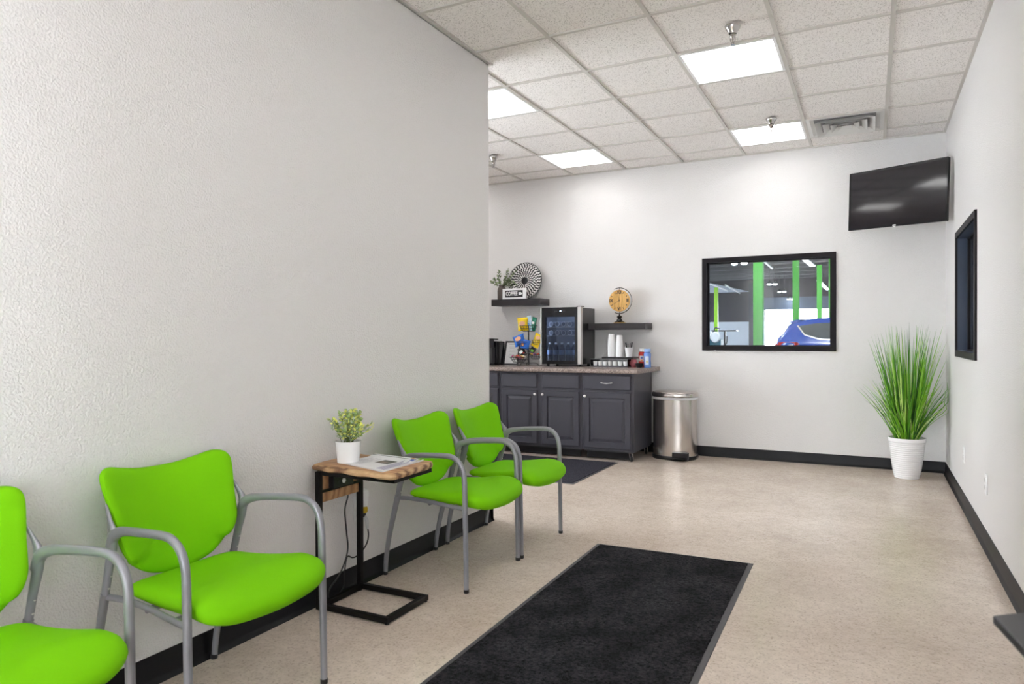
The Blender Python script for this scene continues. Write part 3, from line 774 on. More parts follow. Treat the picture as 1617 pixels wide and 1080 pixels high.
# ------------------------------------------------------------------ steel bin
t = thing('trash_can', 'brushed stainless steel step bin with lid beside the cabinets', 'trash can', (0.483, 6.985, 0))
def dshape(sc, n=48):
    out = []
    for i in range(n):
        a_ = 2 * PI * i / n; x, y = math.cos(a_), math.sin(a_)
        yy = y * .165 if y < 0 else (abs(y) ** .45) * .150
        xx = (abs(x) ** .8) * (1 if x > 0 else -1) * .212
        out.append((xx * sc, yy * sc))
    return out
def dloft(b, rings):
    k = len(b.v); n = 48
    for sc, z in rings:
        for x, y in dshape(sc): b.v.append((x, y, z))
    for j in range(len(rings) - 1):
        for i in range(n):
            a_, c_ = k + j * n + i, k + j * n + (i + 1) % n; b.face((a_, c_, c_ + n, a_ + n))
    b.face([k + i for i in range(n)][::-1]); e = k + (len(rings) - 1) * n; b.face([e + i for i in range(n)])
b = MB(); dloft(b, [(1.0, 0.035), (1.0, 0.590)]); fixn(b.build('body', M['steel'], t))
b = MB(); dloft(b, [(1.04, 0.0), (1.05, 0.006), (1.05, 0.030), (1.03, 0.037)]); fixn(b.build('base_ring', M['blackplastic'], t))
b = MB(); dloft(b, [(1.0, 0.588), (1.035, 0.592), (1.05, 0.600), (1.04, 0.613), (1.0, 0.615)]); fixn(b.build('bag_rim', mat('white_bin_liner', (0.72, 0.72, 0.75, 1), .4), t))
b = MB(); dloft(b, [(1.0, 0.616), (1.055, 0.618), (1.06, 0.625), (1.055, 0.648), (1.02, 0.660), (0.9, 0.668), (0.5, 0.674), (0.05, 0.676)]); fixn(b.build('lid', M['steel'], t))
p = MB(); p.box(0.02, 0.175, -0.190, -0.130, 0.010, 0.080); pd = p.build('pedal_housing', M['blackplastic'], t, bevel=.006)
p = MB(); p.box(0.030, 0.165, -0.240, -0.180, 0.018, 0.034); p.build('pedal', M['blackgloss'], pd, bevel=.004)

# ------------------------------------------------------------------ floating shelves
for (x0, x1, z0, z1, lab) in ((-1.604, -0.992, 1.566, 1.640, 'dark brown floating shelf on the left holding the coffee sign'),
                              (-0.432, 0.187, 1.288, 1.355, 'dark brown floating shelf on the right holding the round clock')):
    b = MB(); b.box(x0, x1, 6.975, D, z0, z1)
    tag(b.build('floating_shelf', M['shelf'], bevel=.002), lab, 'shelf', 'dark floating shelves')

# woven disc
t = thing('woven_wall_disc', 'large round black and white woven disc leaning on the left shelf', 'decoration', (-1.27, 7.165, 1.853))
wm = mat('woven_disc_pattern', (0.5, 0.5, 0.5, 1), .7)
n_, l_, b_ = nt(wm)
tc = n_.new('ShaderNodeTexCoord'); sp = n_.new('ShaderNodeSeparateXYZ'); l_.new(tc.outputs['Object'], sp.inputs[0])
def mth(op, a_, c_=None):
    x = n_.new('ShaderNodeMath'); x.operation = op
    for i_, v_ in enumerate((a_, c_)):
        if v_ is None: continue
        if isinstance(v_, (int, float)): x.inputs[i_].default_value = v_
        else: l_.new(v_, x.inputs[i_])
    return x.outputs[0]
rr_ = mth('SQRT', mth('ADD', mth('MULTIPLY', sp.outputs[0], sp.outputs[0]), mth('MULTIPLY', sp.outputs[2], sp.outputs[2])))
aa_ = mth('ARCTAN2', sp.outputs[2], sp.outputs[0])
ringi = mth('FLOOR', mth('MULTIPLY', rr_, 46))
wno = n_.new('ShaderNodeTexWhiteNoise'); wno.noise_dimensions = '1D'; l_.new(ringi, wno.inputs['W'])
ph = mth('ADD', mth('MULTIPLY', aa_, mth('ADD', 11, mth('MULTIPLY', ringi, 3))), mth('MULTIPLY', wno.outputs['Value'], 6.28))
ck = mth('GREATER_THAN', mth('SINE', ph), -0.10)
gap = mth('GREATER_THAN', mth('FRACT', mth('MULTIPLY', rr_, 46)), 0.10)
ctr = mth('GREATER_THAN', rr_, 0.040)
val = mth('MULTIPLY', mth('MULTIPLY', ck, gap), ctr)
l_.new(ramp(wm, val, [(0.0, (0.015, 0.015, 0.017, 1)), (1.0, (0.82, 0.80, 0.78, 1))]), b_.inputs['Base Color'])
MB().lathe([(0.0, 0.004), (0.205, 0.004), (0.207, 0.0), (0.205, -0.004), (0.12, -0.007), (0.04, -0.010), (0.0, -0.010)], 64, (0, 0, 0), 'y').build('weave', wm, t)
b = MB(); b.tube([(0.208 * math.cos(a_), 0, 0.208 * math.sin(a_)) for a_ in [2 * PI * i / 64 for i in range(65)]], 0.0045, 8, 0); b.build('rim', M['blackplastic'], t)
t.rotation_euler = (math.radians(-6), 0, 0)

# coffee sign
t = thing('coffee_sign', 'small white and black sign reading COFFEE with a cup symbol', 'sign', (-1.336, 7.03, 1.640))
MB().box(-0.146, 0.146, -0.012, 0.012, 0, 0.120).build('frame', M['white'], t, bevel=.002)
MB().box(-0.110, 0.110, -0.0135, -0.0115, 0.022, 0.098).build('panel', M['blackplastic'], t, smooth=False)
text_mesh('lettering', 'COFFEE', 0.060, M['white'], t, (-0.029, -0.0140, 0.0600), FRONT, 0.68, 0.0020, width=0.148)
b = MB(); cx = 0.079
pts = [(cx - .020, .044), (cx + .008, .044), (cx + .018, .052), (cx + .018, .068), (cx + .008, .077), (cx - .020, .077)]
b.prism(pts, 'y', -0.0146, -0.0134)
b.prism([(cx + .018, .052), (cx + .027, .056), (cx + .027, .066), (cx + .018, .069)], 'y', -0.0146, -0.0134)
b.build('cup_symbol', M['white'], t, smooth=False)

# vase with eucalyptus
t = thing('vase_plant', 'leafy eucalyptus sprigs in a grey-brown vase on the left shelf', 'plant', (-1.535, 7.10, 1.6402))
vs_ = mat('weathered_vase', (0.13, 0.105, 0.095, 1), .7)
MB().lathe([(0.0, 0), (0.046, 0), (0.049, 0.01), (0.050, 0.10), (0.046, 0.13), (0.032, 0.15), (0.034, 0.168), (0.030, 0.168), (0.028, 0.15), (0.0, 0.14)], 28).build('vase', vs_, t)
rnd = random.Random(5); stems = []
for i in range(13):
    ex = rnd.uniform(-.14, .20); zz = rnd.uniform(.22, .385) - abs(ex) * .25
    stems.append(((rnd.uniform(-.012, .012), rnd.uniform(-.012, .012), .14), (ex, rnd.uniform(-.13, .07), zz)))
leafy('foliage', t, stems, [mat('eucalyptus_green', (0.15, 0.20, 0.10, 1), .55), mat('eucalyptus_light', (0.33, 0.40, 0.22, 1), .55)], 0.034, 0.025, 8, per=11)

# clock
t = thing('table_clock', 'round wooden desk clock with roman numerals in a black stand on the right shelf', 'clock', (-0.125, 7.09, 1.355))
MB().lathe([(0.0, 0), (0.062, 0), (0.064, 0.003), (0.064, 0.009), (0.0, 0.010)], 32).build('wood_foot', M['clockwood'], t)
MB().lathe([(0.0, 0.010), (0.052, 0.010), (0.053, 0.016), (0.044, 0.020), (0.034, 0.026), (0.022, 0.048), (0.017, 0.056), (0.026, 0.062), (0.028, 0.070), (0.022, 0.078), (0.008, 0.083), (0.006, 0.097), (0.0, 0.097)], 28).build('stand', M['blackgloss'], t)
CZ = 0.238
face = MB().lathe([(0.0, 0.010), (0.110, 0.010), (0.114, 0.006), (0.114, -0.006), (0.110, -0.010), (0.0, -0.010)], 56, (0, 0, CZ), 'y').build('clock_face', M['clockwood'], t)
b = MB(); R = 0.134
b.tube([(R * math.cos(a_), 0, CZ + R * math.sin(a_)) for a_ in [math.radians(-112 + i * 227 / 40) for i in range(41)]], 0.0036, 8, 0)
b.tube([(0, 0, CZ + .112), (0, 0, CZ + R + .004)], .003, 8, 0); b.tube([(0, 0, CZ - R - .004), (0, 0, CZ - .112)], .003, 8, 0)
b.build('meridian_arc', M['blackgloss'], t)
for txt, ang in (('XII', 90), ('III', 0), ('VI', -90), ('IX', 180)):
    a_ = math.radians(ang)
    text_mesh('numeral', txt, 0.050, M['blackplastic'], face, (0.088 * math.cos(a_), -0.0108, CZ + 0.088 * math.sin(a_)), FRONT, 0.85, 0.0016)
for k in range(12):
    if k % 3 == 0: continue
    a_ = PI / 2 - k * PI / 6; b = MB(); d = Vector((math.cos(a_), math.sin(a_))); q = Vector((-d.y, d.x))
    P_ = [d * .082 + q * .002, d * .082 - q * .002, d * .100 - q * .0042, d * .100 + q * .0042]
    b.prism([(p_.x, p_.y + CZ) for p_ in P_], 'y', -.0118, -.0102); b.build('hour_mark', M['blackplastic'], face, smooth=False)
def hand(ang, L, wd, nm):
    a_ = math.radians(ang); d = Vector((math.cos(a_), math.sin(a_))); q = Vector((-d.y, d.x)); b = MB()
    P_ = [d * -.012 + q * wd, d * -.012 - q * wd, d * L - q * wd * .4, d * L + q * wd * .4]
    b.prism([(p_.x, p_.y + CZ) for p_ in P_], 'y', -.0135, -.0120); b.build(nm, M['blackplastic'], t, smooth=False)
hand(90 + 10, .058, .0028, 'hour_hand'); hand(90 + 120, .088, .0022, 'minute_hand')
MB().lathe([(0, -.016), (.006, -.016), (.006, -.010)], 12, (0, 0, CZ), 'y').build('hand_pin', M['blackplastic'], t)

# ------------------------------------------------------------------ beverage fridge
FX0, FX1, FY = -0.905, -0.440, 6.80
t = thing('beverage_fridge', 'black and silver glass door beverage fridge on the countertop', 'fridge', ((FX0 + FX1) / 2, 7.0, ZC))
fcx = (FX0 + FX1) / 2
def pf(o): o.location = (-fcx, -7.0, -ZC); return o
b = MB(); th = .025
b.box(FX0, FX0 + th, FY + .045, 7.19, .925, 1.518); b.box(FX1 - th, FX1, FY + .045, 7.19, .925, 1.518)
b.box(FX0 + th, FX1 - th, FY + .045, 7.19, .925, .950); b.box(FX0 + th, FX1 - th, FY + .045, 7.19, 1.493, 1.518); b.box(FX0 + th, FX1 - th, 7.165, 7.19, .95, 1.493)
pf(b.build('body', mat('fridge_shell', (0.022, 0.021, 0.023, 1), .22), t))
b = MB()
b.box(FX0 + .012, FX0 + .055, FY, FY + .043, .925, 1.525); b.box(FX1 - .075, FX1 - .040, FY, FY + .043, .925, 1.525)
b.box(FX0 + .055, FX1 - .075, FY, FY + .043, .925, .962); b.box(FX0 + .055, FX1 - .075, FY, FY + .043, 1.425, 1.525)
door = pf(b.build('door', M['blackgloss'], t, smooth=False))
b = MB(); b.box(FX0 + .055, FX1 - .075, FY + .006, FY + .010, .962, 1.425); b.build('door_glass', M['fridgeglass'], door, smooth=False)
b = MB(); b.box(FX1 - .040, FX1, FY - .012, FY + .043, .927, 1.527); b.build('handle_strip', M['silver'], door, bevel=.003)
b = MB(); b.box(FX0 - .002, FX0 + .014, FY - .012, FY + .043, .927, 1.524); b.build('handle_strip', M['silver'], door, bevel=.002)
b = MB(); b.box(fcx - .012, fcx + .004, FY - .001, FY + .002, 1.482, 1.490); b.build('display', mat('display_glow', (0.6, 0.7, 0.9, 1), .5, emit=(0.7, 0.85, 1, 1), estr=2.5), door, smooth=False)
b = MB()
for dx in (-.065, -.045, .025, .045): b.box(fcx + dx - .003, fcx + dx + .003, FY - .001, FY + .001, 1.482, 1.489)
b.build('touch_buttons', mat('button_grey', (0.12, 0.12, 0.13, 1), .4), door, smooth=False)
b = MB(); b.box(FX1 - .055, FX1 + .005, FY + .005, FY + .075, 1.5255, 1.536); pf(b.build('hinge_cover', M['blackplastic'], t, bevel=.002))
for x in (FX0 + .05, FX1 - .05):
    for y in (FY + .08, 7.13):
        b = MB(); b.lathe([(0.014, 0), (0.016, 0.004), (0.016, 0.026)], 14, (x, y, ZC)); pf(b.build('foot', M['blackplastic'], t))
for z in (1.045 - .09, 1.225, 1.318):
    b = MB()
    for k in range(12):
        x = FX0 + .035 + k * (FX1 - FX0 - .07) / 11; b.tube([(x, FY + .07, z), (x, 7.15, z)], .0015, 6, 0)
    b.tube([(FX0 + .03, FY + .07, z), (FX1 - .03, FY + .07, z)], .003, 6, 0); b.tube([(FX0 + .03, 7.14, z), (FX1 - .03, 7.14, z)], .003, 6, 0)
    pf(b.build('wire_shelf', M['silver'], t))
b = MB(); b.box(fcx - .15, fcx + .13, FY + .065, FY + .075, 1.484, 1.492)
pf(b.build('interior_lamp', mat('fridge_lamp', (1, 1, 1, 1), .5, emit=(0.72, 0.83, 1.0, 1), estr=20), t, smooth=False))
b = MB(); b.box(FX0 + th, FX0 + th + .002, FY + .05, 7.16, .951, 1.492); b.box(FX1 - th - .002, FX1 - th, FY + .05, 7.16, .951, 1.492); b.box(FX0 + th + .003, FX1 - th - .003, 7.160, 7.1645, .951, 1.492); b.box(FX0 + th + .003, FX1 - th - .003, FY + .05, 7.159, .9505, .9525)
pf(b.build('liner', mat('fridge_liner', (0.30, 0.33, 0.38, 1), .5), t, smooth=False))
for x in (FX0 + th + .003, FX1 - th - .010):  # strips added behind the door frame to brighten the can ends
    b = MB(); b.box(x, x + .007, FY + .055, FY + .062, .96, 1.48)
    pf(b.build('added_fill_strip', mat('fridge_side_fill', (1, 1, 1, 1), .5, emit=(0.72, 0.83, 1.0, 1), estr=7), t, smooth=False))
# cans lying with their ends to the door
can_m = mat('can_side', (0.30, 0.33, 0.40, 1), .35, metal=.6)
def can(x, z, label):
    t = thing('drink_can', label, 'can', (x, 6.885, z), group='drink cans in the beverage fridge')
    MB().lathe([(0.0255, 0.0), (0.029, 0.008), (0.029, 0.112), (0.024, 0.12), (0.0, 0.12)], 24, (0, 0, 0), 'y').build('can_body', can_m, t)
    MB().lathe([(0.0, 0.003), (0.020, 0.003), (0.0215, -0.002), (0.0255, -0.002), (0.026, 0.001)], 24, (0, 0, 0), 'y').build('can_end', mat('can_end_silver', (0.85, 0.87, 0.90, 1), .5, metal=.1), t)
    return t
xs = (-0.823, -0.751, -0.679, -0.607)
nm = ('leftmost', 'second from left', 'third from left', 'rightmost')
for row, z in (('upper', 1.3500), ('lower', 1.2570)):
    for x, n0 in zip(xs, nm): can(x, z, 'silver drink can end in the %s can row of the fridge, %s' % (row, n0))
def water_bottle(x, label):
    t = thing('water_bottle', label, 'bottle', (x, 6.90, .9575), group='water bottles in the beverage fridge')
    MB().lathe([(0.0, 0.0), (0.026, 0.0), (0.030, 0.008), (0.030, 0.12), (0.027, 0.14), (0.012, 0.172), (0.011, 0.182), (0, .182)], 20).build('bottle_body', M['bottle'], t)
    MB().lathe([(0.0304, 0.068), (0.0306, 0.07), (0.0306, 0.115), (0.0304, 0.117)], 20).build('label_band', mat('bottle_label_blue', (0.20, 0.28, 0.42, 1), .4), t)
    MB().lathe([(0.0, 0.197), (0.012, 0.197), (0.013, 0.195), (0.013, 0.178), (0, .178)], 16).build('cap', mat('bottle_cap', (0.8, 0.84, 0.88, 1), .4), t)
for x, n0 in ((-.842, 'leftmost'), (-.772, 'second from left'), (-.702, 'middle'), (-.632, 'fourth from left'), (-.570 - .001, 'rightmost')):
    if x > -.6: x = -.5655 - .0 
    water_bottle(x if x < -.6 else -.562 - .0, 'water bottle on the bottom fridge shelf, %s of five' % n0 if x < -.6 else 'water bottle on the bottom fridge shelf, rightmost of five')

# ------------------------------------------------------------------ cups, tray, pods
t = thing('pod_drawer', 'clear rectangular coffee pod drawer under the black tray', 'pod holder', (-0.158, 6.99, ZC))
b = MB(); b.box(-.200, .200, -.14, .15, 0.0, .004); b.box(-.200, .200, -.14, .15, .080, .084); b.box(-.200, -.196, -.14, .15, .004, .080); b.box(.196, .200, -.14, .15, .004, .080); b.box(-.196, .196, .146, .15, .004, .080)
b.build('case', M['acrylic'], t, smooth=False)
b = MB(); b.box(-.199, .199, -.142, -.138, .001, .014); b.build('drawer_front', mat('smoked_acrylic', (0.07, 0.07, 0.08, 1), .15), t, smooth=False)
b = MB(); b.box(-.201, .201, -.143, .151, .080, .0865); b.build('top_rim', mat('grey_plastic_rim', (0.25, 0.25, 0.27, 1), .2), t, smooth=False)
pods = ('leftmost', 'second from left', 'third from left', 'middle', 'third from right', 'second from right', 'rightmost')
for k, n0 in enumerate(pods):
    p = thing('coffee_pod', 'white coffee pod in the front row of the clear drawer, %s of seven' % n0, 'coffee pod', (-.158 - .162 + k * .054, 6.99 - .105, ZC + .0145 + .0), group='coffee pods in the clear drawer')
    MB().lathe([(0.0, 0.0), (0.019, 0.0), (0.0225, 0.044), (0.0255, 0.045), (0.0255, 0.047), (0, .047)], 22).build('pod_cup', M['white'], p)
    MB().lathe([(0.0, 0.0472), (0.024, 0.0472), (0.0, 0.048)], 20).build('foil_lid', M['silver'], p)
b = MB(); b.box(-.245, .085, 6.87, 7.10, ZC + .087, ZC + .105)
tag(b.build('tray', M['blackplastic'], bevel=.004), 'black rectangular tray on the clear pod drawer', 'tray')
ZT = ZC + .1052
cupm = mat('white_paper_cup', (0.90, 0.89, 0.90, 1), .5)
def paper_cup_mesh(name):
    return MB().lathe([(0.0, 0.096), (0.0, 0.1), (0.0265, 0.1), (0.030, 0.098), (0.0395, 0.004), (0.042, 0.004), (0.042, 0.0), (0.0385, 0.0), (0.029, 0.094)], 30).build(name, cupm)
c0 = paper_cup_mesh('paper_cup')
first = True
for sx, sn, cnt in ((-.166, 'taller left', 12), (-.080, 'shorter right', 11)):
    for k in range(cnt):
        o = c0 if first else c0.copy()
        if not first: C.objects.link(o)
        first = False
        o.location = (sx, 6.955, ZT + k * .0125)
        lab = ('top inverted white paper cup of the %s stack under the clock shelf' % sn) if k == cnt - 1 else ('inverted white paper cup nested inside the %s stack under the clock shelf' % sn)
        tag(o, lab, 'cup', 'inverted paper cups, %s stack' % sn)
t = tag(MB().lathe([(0.0, 0.002), (0.028, 0.002), (0.028, 0.0), (0.0305, 0.0), (0.0425, 0.094), (0.044, 0.096), (0.042, 0.097), (0.0290, 0.006), (0, .006)], 30).build('paper_cup', cupm),
        'upright white paper cup holding black stirrers on the tray', 'cup')
t.location = (0.022, 6.95, ZT)
rnd = random.Random(2)
for k in range(10):
    a_ = 2 * PI * k / 10; bx_, by_ = .012 * math.cos(a_), .012 * math.sin(a_); tx, ty = .036 * math.cos(a_ + .3), .03 * math.sin(a_ + .3); hh = rnd.uniform(.128, .152)
    b = MB(); b.tube([(bx_, by_, .0075), (tx, ty, hh)], .0034, 6, 0)
    o = b.build('stirrer', M['blackplastic']); o.location = (0.022, 6.95, ZT)
    tag(o, 'black plastic stirrer standing in the upright white cup', 'stirrer', 'black stirrers in the white cup')
# creamer bottles
def creamer(x, y, bodyc, labelm, capm, label, extras):
    t = thing('creamer_bottle', label, 'bottle', (x, y, ZC))
    MB().lathe([(0.0, 0), (0.033, 0), (0.036, 0.004), (0.036, 0.05), (0.033, 0.075), (0.0335, 0.10), (0.036, 0.12), (0.036, 0.140), (0.030, 0.155), (0.026, 0.158), (0, .158)], 30).build('bottle_body', bodyc, t)
    MB().lathe([(0.0, 0.158), (0.031, 0.158), (0.033, 0.161), (0.033, 0.186), (0.030, 0.190), (0, .190)], 30).build('cap', capm, t)
    for (z0, z1, m_, aw) in extras:
        b = MB(); n_ = 12; k_ = 0; vs = []
        for i in range(n_ + 1):
            a_ = -PI / 2 + 0.15 - aw + 2 * aw * i / n_
            for z in (z0, z1): vs.append((.0368 * math.cos(a_), .0368 * math.sin(a_), z))
        b.add(vs, [(2 * i, 2 * i + 2, 2 * i + 3, 2 * i + 1) for i in range(n_)]); b.build('label_patch', m_, t)
wp = mat('label_white', (0.8, 0.8, 0.8, 1), .4)
red = mat('label_red', (0.55, 0.03, 0.015, 1), .35); org = mat('label_orange', (0.75, 0.20, 0.03, 1), .35); blu = mat('bottle_blue', (0.16, 0.30, 0.72, 1), .3)
creamer(0.140, 7.02, red, None, M['white'], 'red coffee creamer bottle with white cap on the countertop', [(.060, .118, wp, .65), (.085, .108, mat('label_blue', (0.05, 0.09, 0.4, 1), .4), .3), (.062, .080, org, .35)])
creamer(0.222, 6.93, blu, None, mat('cap_light_blue', (0.30, 0.48, 0.85, 1), .3), 'blue coffee creamer bottle at the right end of the countertop', [(.030, .115, mat('label_pale', (0.62, 0.68, 0.78, 1), .4), .5), (.05, .07, mat('label_yellow', (0.6, 0.55, 0.25, 1), .4), .3)])
tag(MB().lathe([(0.0, 0.0), (0.026, 0.0), (0.030, 0.004), (0.042, 0.036), (0.044, 0.044), (0.041, 0.044), (0.035, 0.020), (0.0, 0.008)], 30).build('small_bowl', M['blackplastic']),
    'small black bowl in front of the red creamer bottle', 'bowl').location = (0.148, 6.90, ZC)
t = thing('packet_holder', 'pink red plastic container left of the small black bowl', 'container', (0.072, 6.95, ZC))
MB().lathe([(0.0, 0.0), (0.024, 0.0), (0.032, 0.02), (0.035, 0.045), (0.030, 0.07), (0.026, 0.078), (0, .078)], 24).build('container_body', mat('pink_red_plastic', (0.42, 0.12, 0.13, 1), .15), t)
MB().lathe([(0.0, 0.078), (0.027, 0.078), (0.027, 0.084), (0, .085)], 24).build('lid', mat('dark_red_lid', (0.22, 0.04, 0.05, 1), .3), t)

# ------------------------------------------------------------------ coffee maker, notice, snack tower
t = thing('coffee_maker', 'black single cup coffee maker at the left wall corner', 'coffee maker', (-1.597, 6.93, ZC))
bk = M['blackplastic']; dg = M['darkgrey']
MB().box(-.11, .11, -.03, .13, 0.0, .27).build('water_tank', M['blackgloss'], t, bevel=.02)
MB().box(-.085, .075, -.13, .06, .0, .022).build('drip_base', bk, t, bevel=.006)
MB().box(-.085, .080, -.10, .02, .02, .20).build('body', dg, t, bevel=.012)
MB().lathe([(0.0, .30), (.066, .30), (.075, .295), (.080, .28), (.080, .20), (.070, .185), (0, .185)], 32, (-.005, -.06, 0)).build('brew_head', dg, t)
MB().tube([(.05, -.09, .288), (.09, -.115, .292), (.14, -.10, .290), (.135, -.06, .290)], .007, 8).build('lift_handle', M['blackgloss'], t)
b = MB(); b.box(.078, .128, -.02, .12, 0.0, .265); b.build('side_tank', M['blackgloss'], t, bevel=.01)

t = thing('framed_notice', 'black framed white notice sheet leaning on the countertop behind the snacks', 'frame', (-1.368, 6.99, ZC))
fr_ = MB(); 
fr_.box(-.092, -.076, -.009, .007, 0, .276); fr_.box(.076, .092, -.009, .007, 0, .276); fr_.box(-.076, .076, -.009, .007, 0, .013); fr_.box(-.076, .076, -.009, .007, .260, .276); fr_.box(-.076, .076, .002, .007, .012, .260)
fr_.build('frame', M['blackplastic'], t, smooth=False)
MB().box(-.076, .076, -.002, .002, .012, .260).build('notice_paper', wp, t, smooth=False)
b = MB(); tl = random.Random(9)
b.box(-.045, .045, -.0025, -.002, .236, .244)
for i in range(11): L_ = tl.uniform(.03, .055); b.box(-L_, L_, -.0025, -.002, .212 - i * .013, .2145 - i * .013)
b.build('text_lines', mat('print_text_grey', (0.38, 0.38, 0.40, 1), .6), t, smooth=False)
t.rotation_euler = (math.radians(-17), 0, math.radians(3)); t.location.z = ZC + .0022

t = thing('snack_rack', 'black wire snack rack with round baskets on a central pole', 'snack rack', (-1.080, 6.86, ZC))
def basket(b, cx, cy, z, r, h):
    for f_, zz in ((.62, 0), (.85, h * .5), (1.0, h)):
        b.tube([(cx + r * f_ * math.cos(a_), cy + r * f_ * math.sin(a_), z + zz) for a_ in [2 * PI * i / 24 for i in range(25)]], .0030, 6, 0)
    for i in range(14):
        a_ = 2 * PI * i / 14
        b.tube([(cx + r * f_ * math.cos(a_), cy + r * f_ * math.sin(a_), z + zz) for f_, zz in ((0, 0), (.62, 0), (.85, h * .5), (1, h))], .0019, 5, 0)
baskets = [(0.0, 0.0, .375, .098, .060), (-.065, -.01, .215, .075, .05), (.095, 0.0, .235, .05, .045), (-.105, -.03, .040, .095, .055), (.085, 0.0, .075, .062, .048), (-.01, 0.03, .135, .080, .05)]
b = MB(); b.tube([(0, 0, .01), (0, 0, .44)], .0075, 10, 0); b.build('pole', bk, t)
for (cx, cy, z, r, h) in baskets:
    b = MB(); basket(b, cx, cy, z, r, h)
    d = math.hypot(cx, cy)
    if d > .02: b.tube([(0, 0, z + h * .5), (cx * .3, cy * .3, z + h * .5)], .003, 6, 0)
    b.build('wire_basket', bk, t)
b = MB()
for a_ in (0.1, 2.2, 4.2): b.tube([(0, 0, .03), (.09 * math.cos(a_), .09 * math.sin(a_), .03), (.115 * math.cos(a_), .115 * math.sin(a_), .004)], .004, 8)
b.build('tripod_base', bk, t)
# chip bags
def chip_bag(x, y, z, wd, ht, m_, accents, rot, label, tilt=(0, 0)):
    t = thing('chip_bag', label, 'snack bag', (x, y, z), group=None)
    b = MB(); nu, nv = 12, 14
    for sgn in (-1, 1):
        k = len(b.v)
        for j in range(nv + 1):
            v_ = j / nv
            for i in range(nu + 1):
                u_ = i / nu
                px_ = (u_ - .5) * wd * (1 - .10 * math.sin(PI * v_)); pz = v_ * ht
                puff = (math.sin(PI * u_) ** .6) * (math.sin(PI * v_) ** .55) * wd * .20
                puff *= 1 + .18 * math.sin(u_ * 9 + v_ * 7) * math.sin(v_ * 11 + x * 50)
                b.v.append((px_, sgn * (puff + .0004), pz + (.002 * math.sin(i * 2.2) if j in (0, nv) else 0)))
        for j in range(nv):
            for i in range(nu):
                a_ = k + j * (nu + 1) + i; q = (a_, a_ + 1, a_ + nu + 2, a_ + nu + 1)
                b.face(q if sgn < 0 else q[::-1])
    b.build('bag_body', m_, t)
    for (u0, v0, r_, am) in accents:
        c_ = MB(); vs = [(u0 * wd, -(wd * .20 * 1.05 + .001), v0 * ht)]; n_ = 18
        for i in range(n_):
            a_ = 2 * PI * i / n_; px_, pz = u0 * wd + r_ * wd * math.cos(a_), v0 * ht + r_ * wd * .7 * math.sin(a_)
            u_ = px_ / wd + .5; v_ = pz / ht
            pf_ = (max(0, math.sin(PI * u_)) ** .6) * (max(0, math.sin(PI * v_)) ** .55) * wd * .20 * 1.16
            vs.append((px_, -pf_ - .0015, pz))
        c_.add(vs, [(0, 1 + i, 1 + (i + 1) % n_) for i in range(n_)]); c_.build('printed_patch', am, t)
    t.rotation_euler = (math.radians(tilt[0]), math.radians(rot), math.radians(tilt[1]))
    return t
yel = mat('bag_yellow', (0.80, 0.55, 0.01, 1), .25); wht = mat('bag_white_blue', (0.50, 0.68, 0.82, 1), .25); grn = mat('bag_green', (0.01, 0.16, 0.09, 1), .25); blb = mat('bag_blue', (0.02, 0.15, 0.62, 1), .25)
drk = mat('bag_black', (0.03, 0.03, 0.03, 1), .25); pch = mat('patch_orange', (0.75, 0.40, 0.22, 1), .4); rdp = mat('patch_red', (0.6, 0.03, 0.03, 1), .4); lbp = mat('patch_blue', (0.05, 0.3, 0.75, 1), .4)
X0, Y0_, Z0_ = -1.080, 6.86, ZC
chip_bag(X0 - .055, Y0_ - .02, Z0_ + .380, .120, .145, yel, [(0, .55, .28, pch)], -4, 'bright yellow chip bag in the top basket of the snack rack', (-4, 12))
chip_bag(X0 + .010, Y0_ + .01, Z0_ + .380, .085, .165, wht, [(-.1, .72, .2, rdp), (.0, .4, .3, lbp)], -10, 'light blue and white snack bag with red mark, middle of the top basket', (-2, -20))
chip_bag(X0 + .052, Y0_ - .0, Z0_ + .380, .085, .150, grn, [(.05, .6, .25, wp)], 12, 'dark green snack bag at the right of the top basket', (-2, -28))
chip_bag(X0 - .080, Y0_ - .025, Z0_ + .222, .135, .120, blb, [(-.02, .62, .26, pch)], -20, 'blue chip bag in the left middle basket of the snack rack', (-10, 10))
chip_bag(X0 - .035, Y0_ - .035, Z0_ + .185, .110, .100, blb, [(-.22, .42, .22, pch)], 12, 'blue chip bag lying lower, against the rack pole', (-10, -6))
chip_bag(X0 + .070, Y0_ - .005, Z0_ + .205, .105, .150, yel, [(.05, .75, .28, pch)], 24, 'yellow chip bag in the right middle basket of the snack rack', (-8, -10))
chip_bag(X0 - .050, Y0_ - .01, Z0_ + .105, .080, .105, drk, [(-.1, .5, .3, wp), (.2, .3, .15, rdp)], -28, 'black snack packet with white mark left of the rack pole', (-10, 8))
chip_bag(X0 + .022, Y0_ - .01, Z0_ + .120, .070, .090, drk, [(0.0, .6, .3, mat('patch_green', (0.2, 0.55, 0.05, 1), .4))], 30, 'black snack packet with green mark right of the rack pole', (-10, -8))
cols = [((0.6, 0.10, 0.05, 1), 'red'), ((0.75, 0.65, 0.55, 1), 'cream'), ((0.35, 0.15, 0.06, 1), 'brown'), ((0.65, 0.12, 0.30, 1), 'pink'), ((0.8, 0.45, 0.08, 1), 'orange'), ((0.25, 0.08, 0.25, 1), 'purple')]
def candy(x, y, z, c_, nm_, label, rot, seed):
    b = MB(); b.tube([(-.021, 0, 0), (-.016, 0, 0), (-.012, 0, 0), (0, 0, 0), (.012, 0, 0), (.016, 0, 0), (.021, 0, 0)], [.009, .003, .008, .0105, .008, .003, .009], 8, 2)
    o = b.build('candy', mat('candy_' + nm_, c_, .3)); o.location = (x, y, z); o.rotation_euler = (.3 * (seed % 3), .3, rot)
    tag(o, label, 'candy', 'wrapped candies in the bottom baskets'); return o
rnd = random.Random(6); i_ = 0
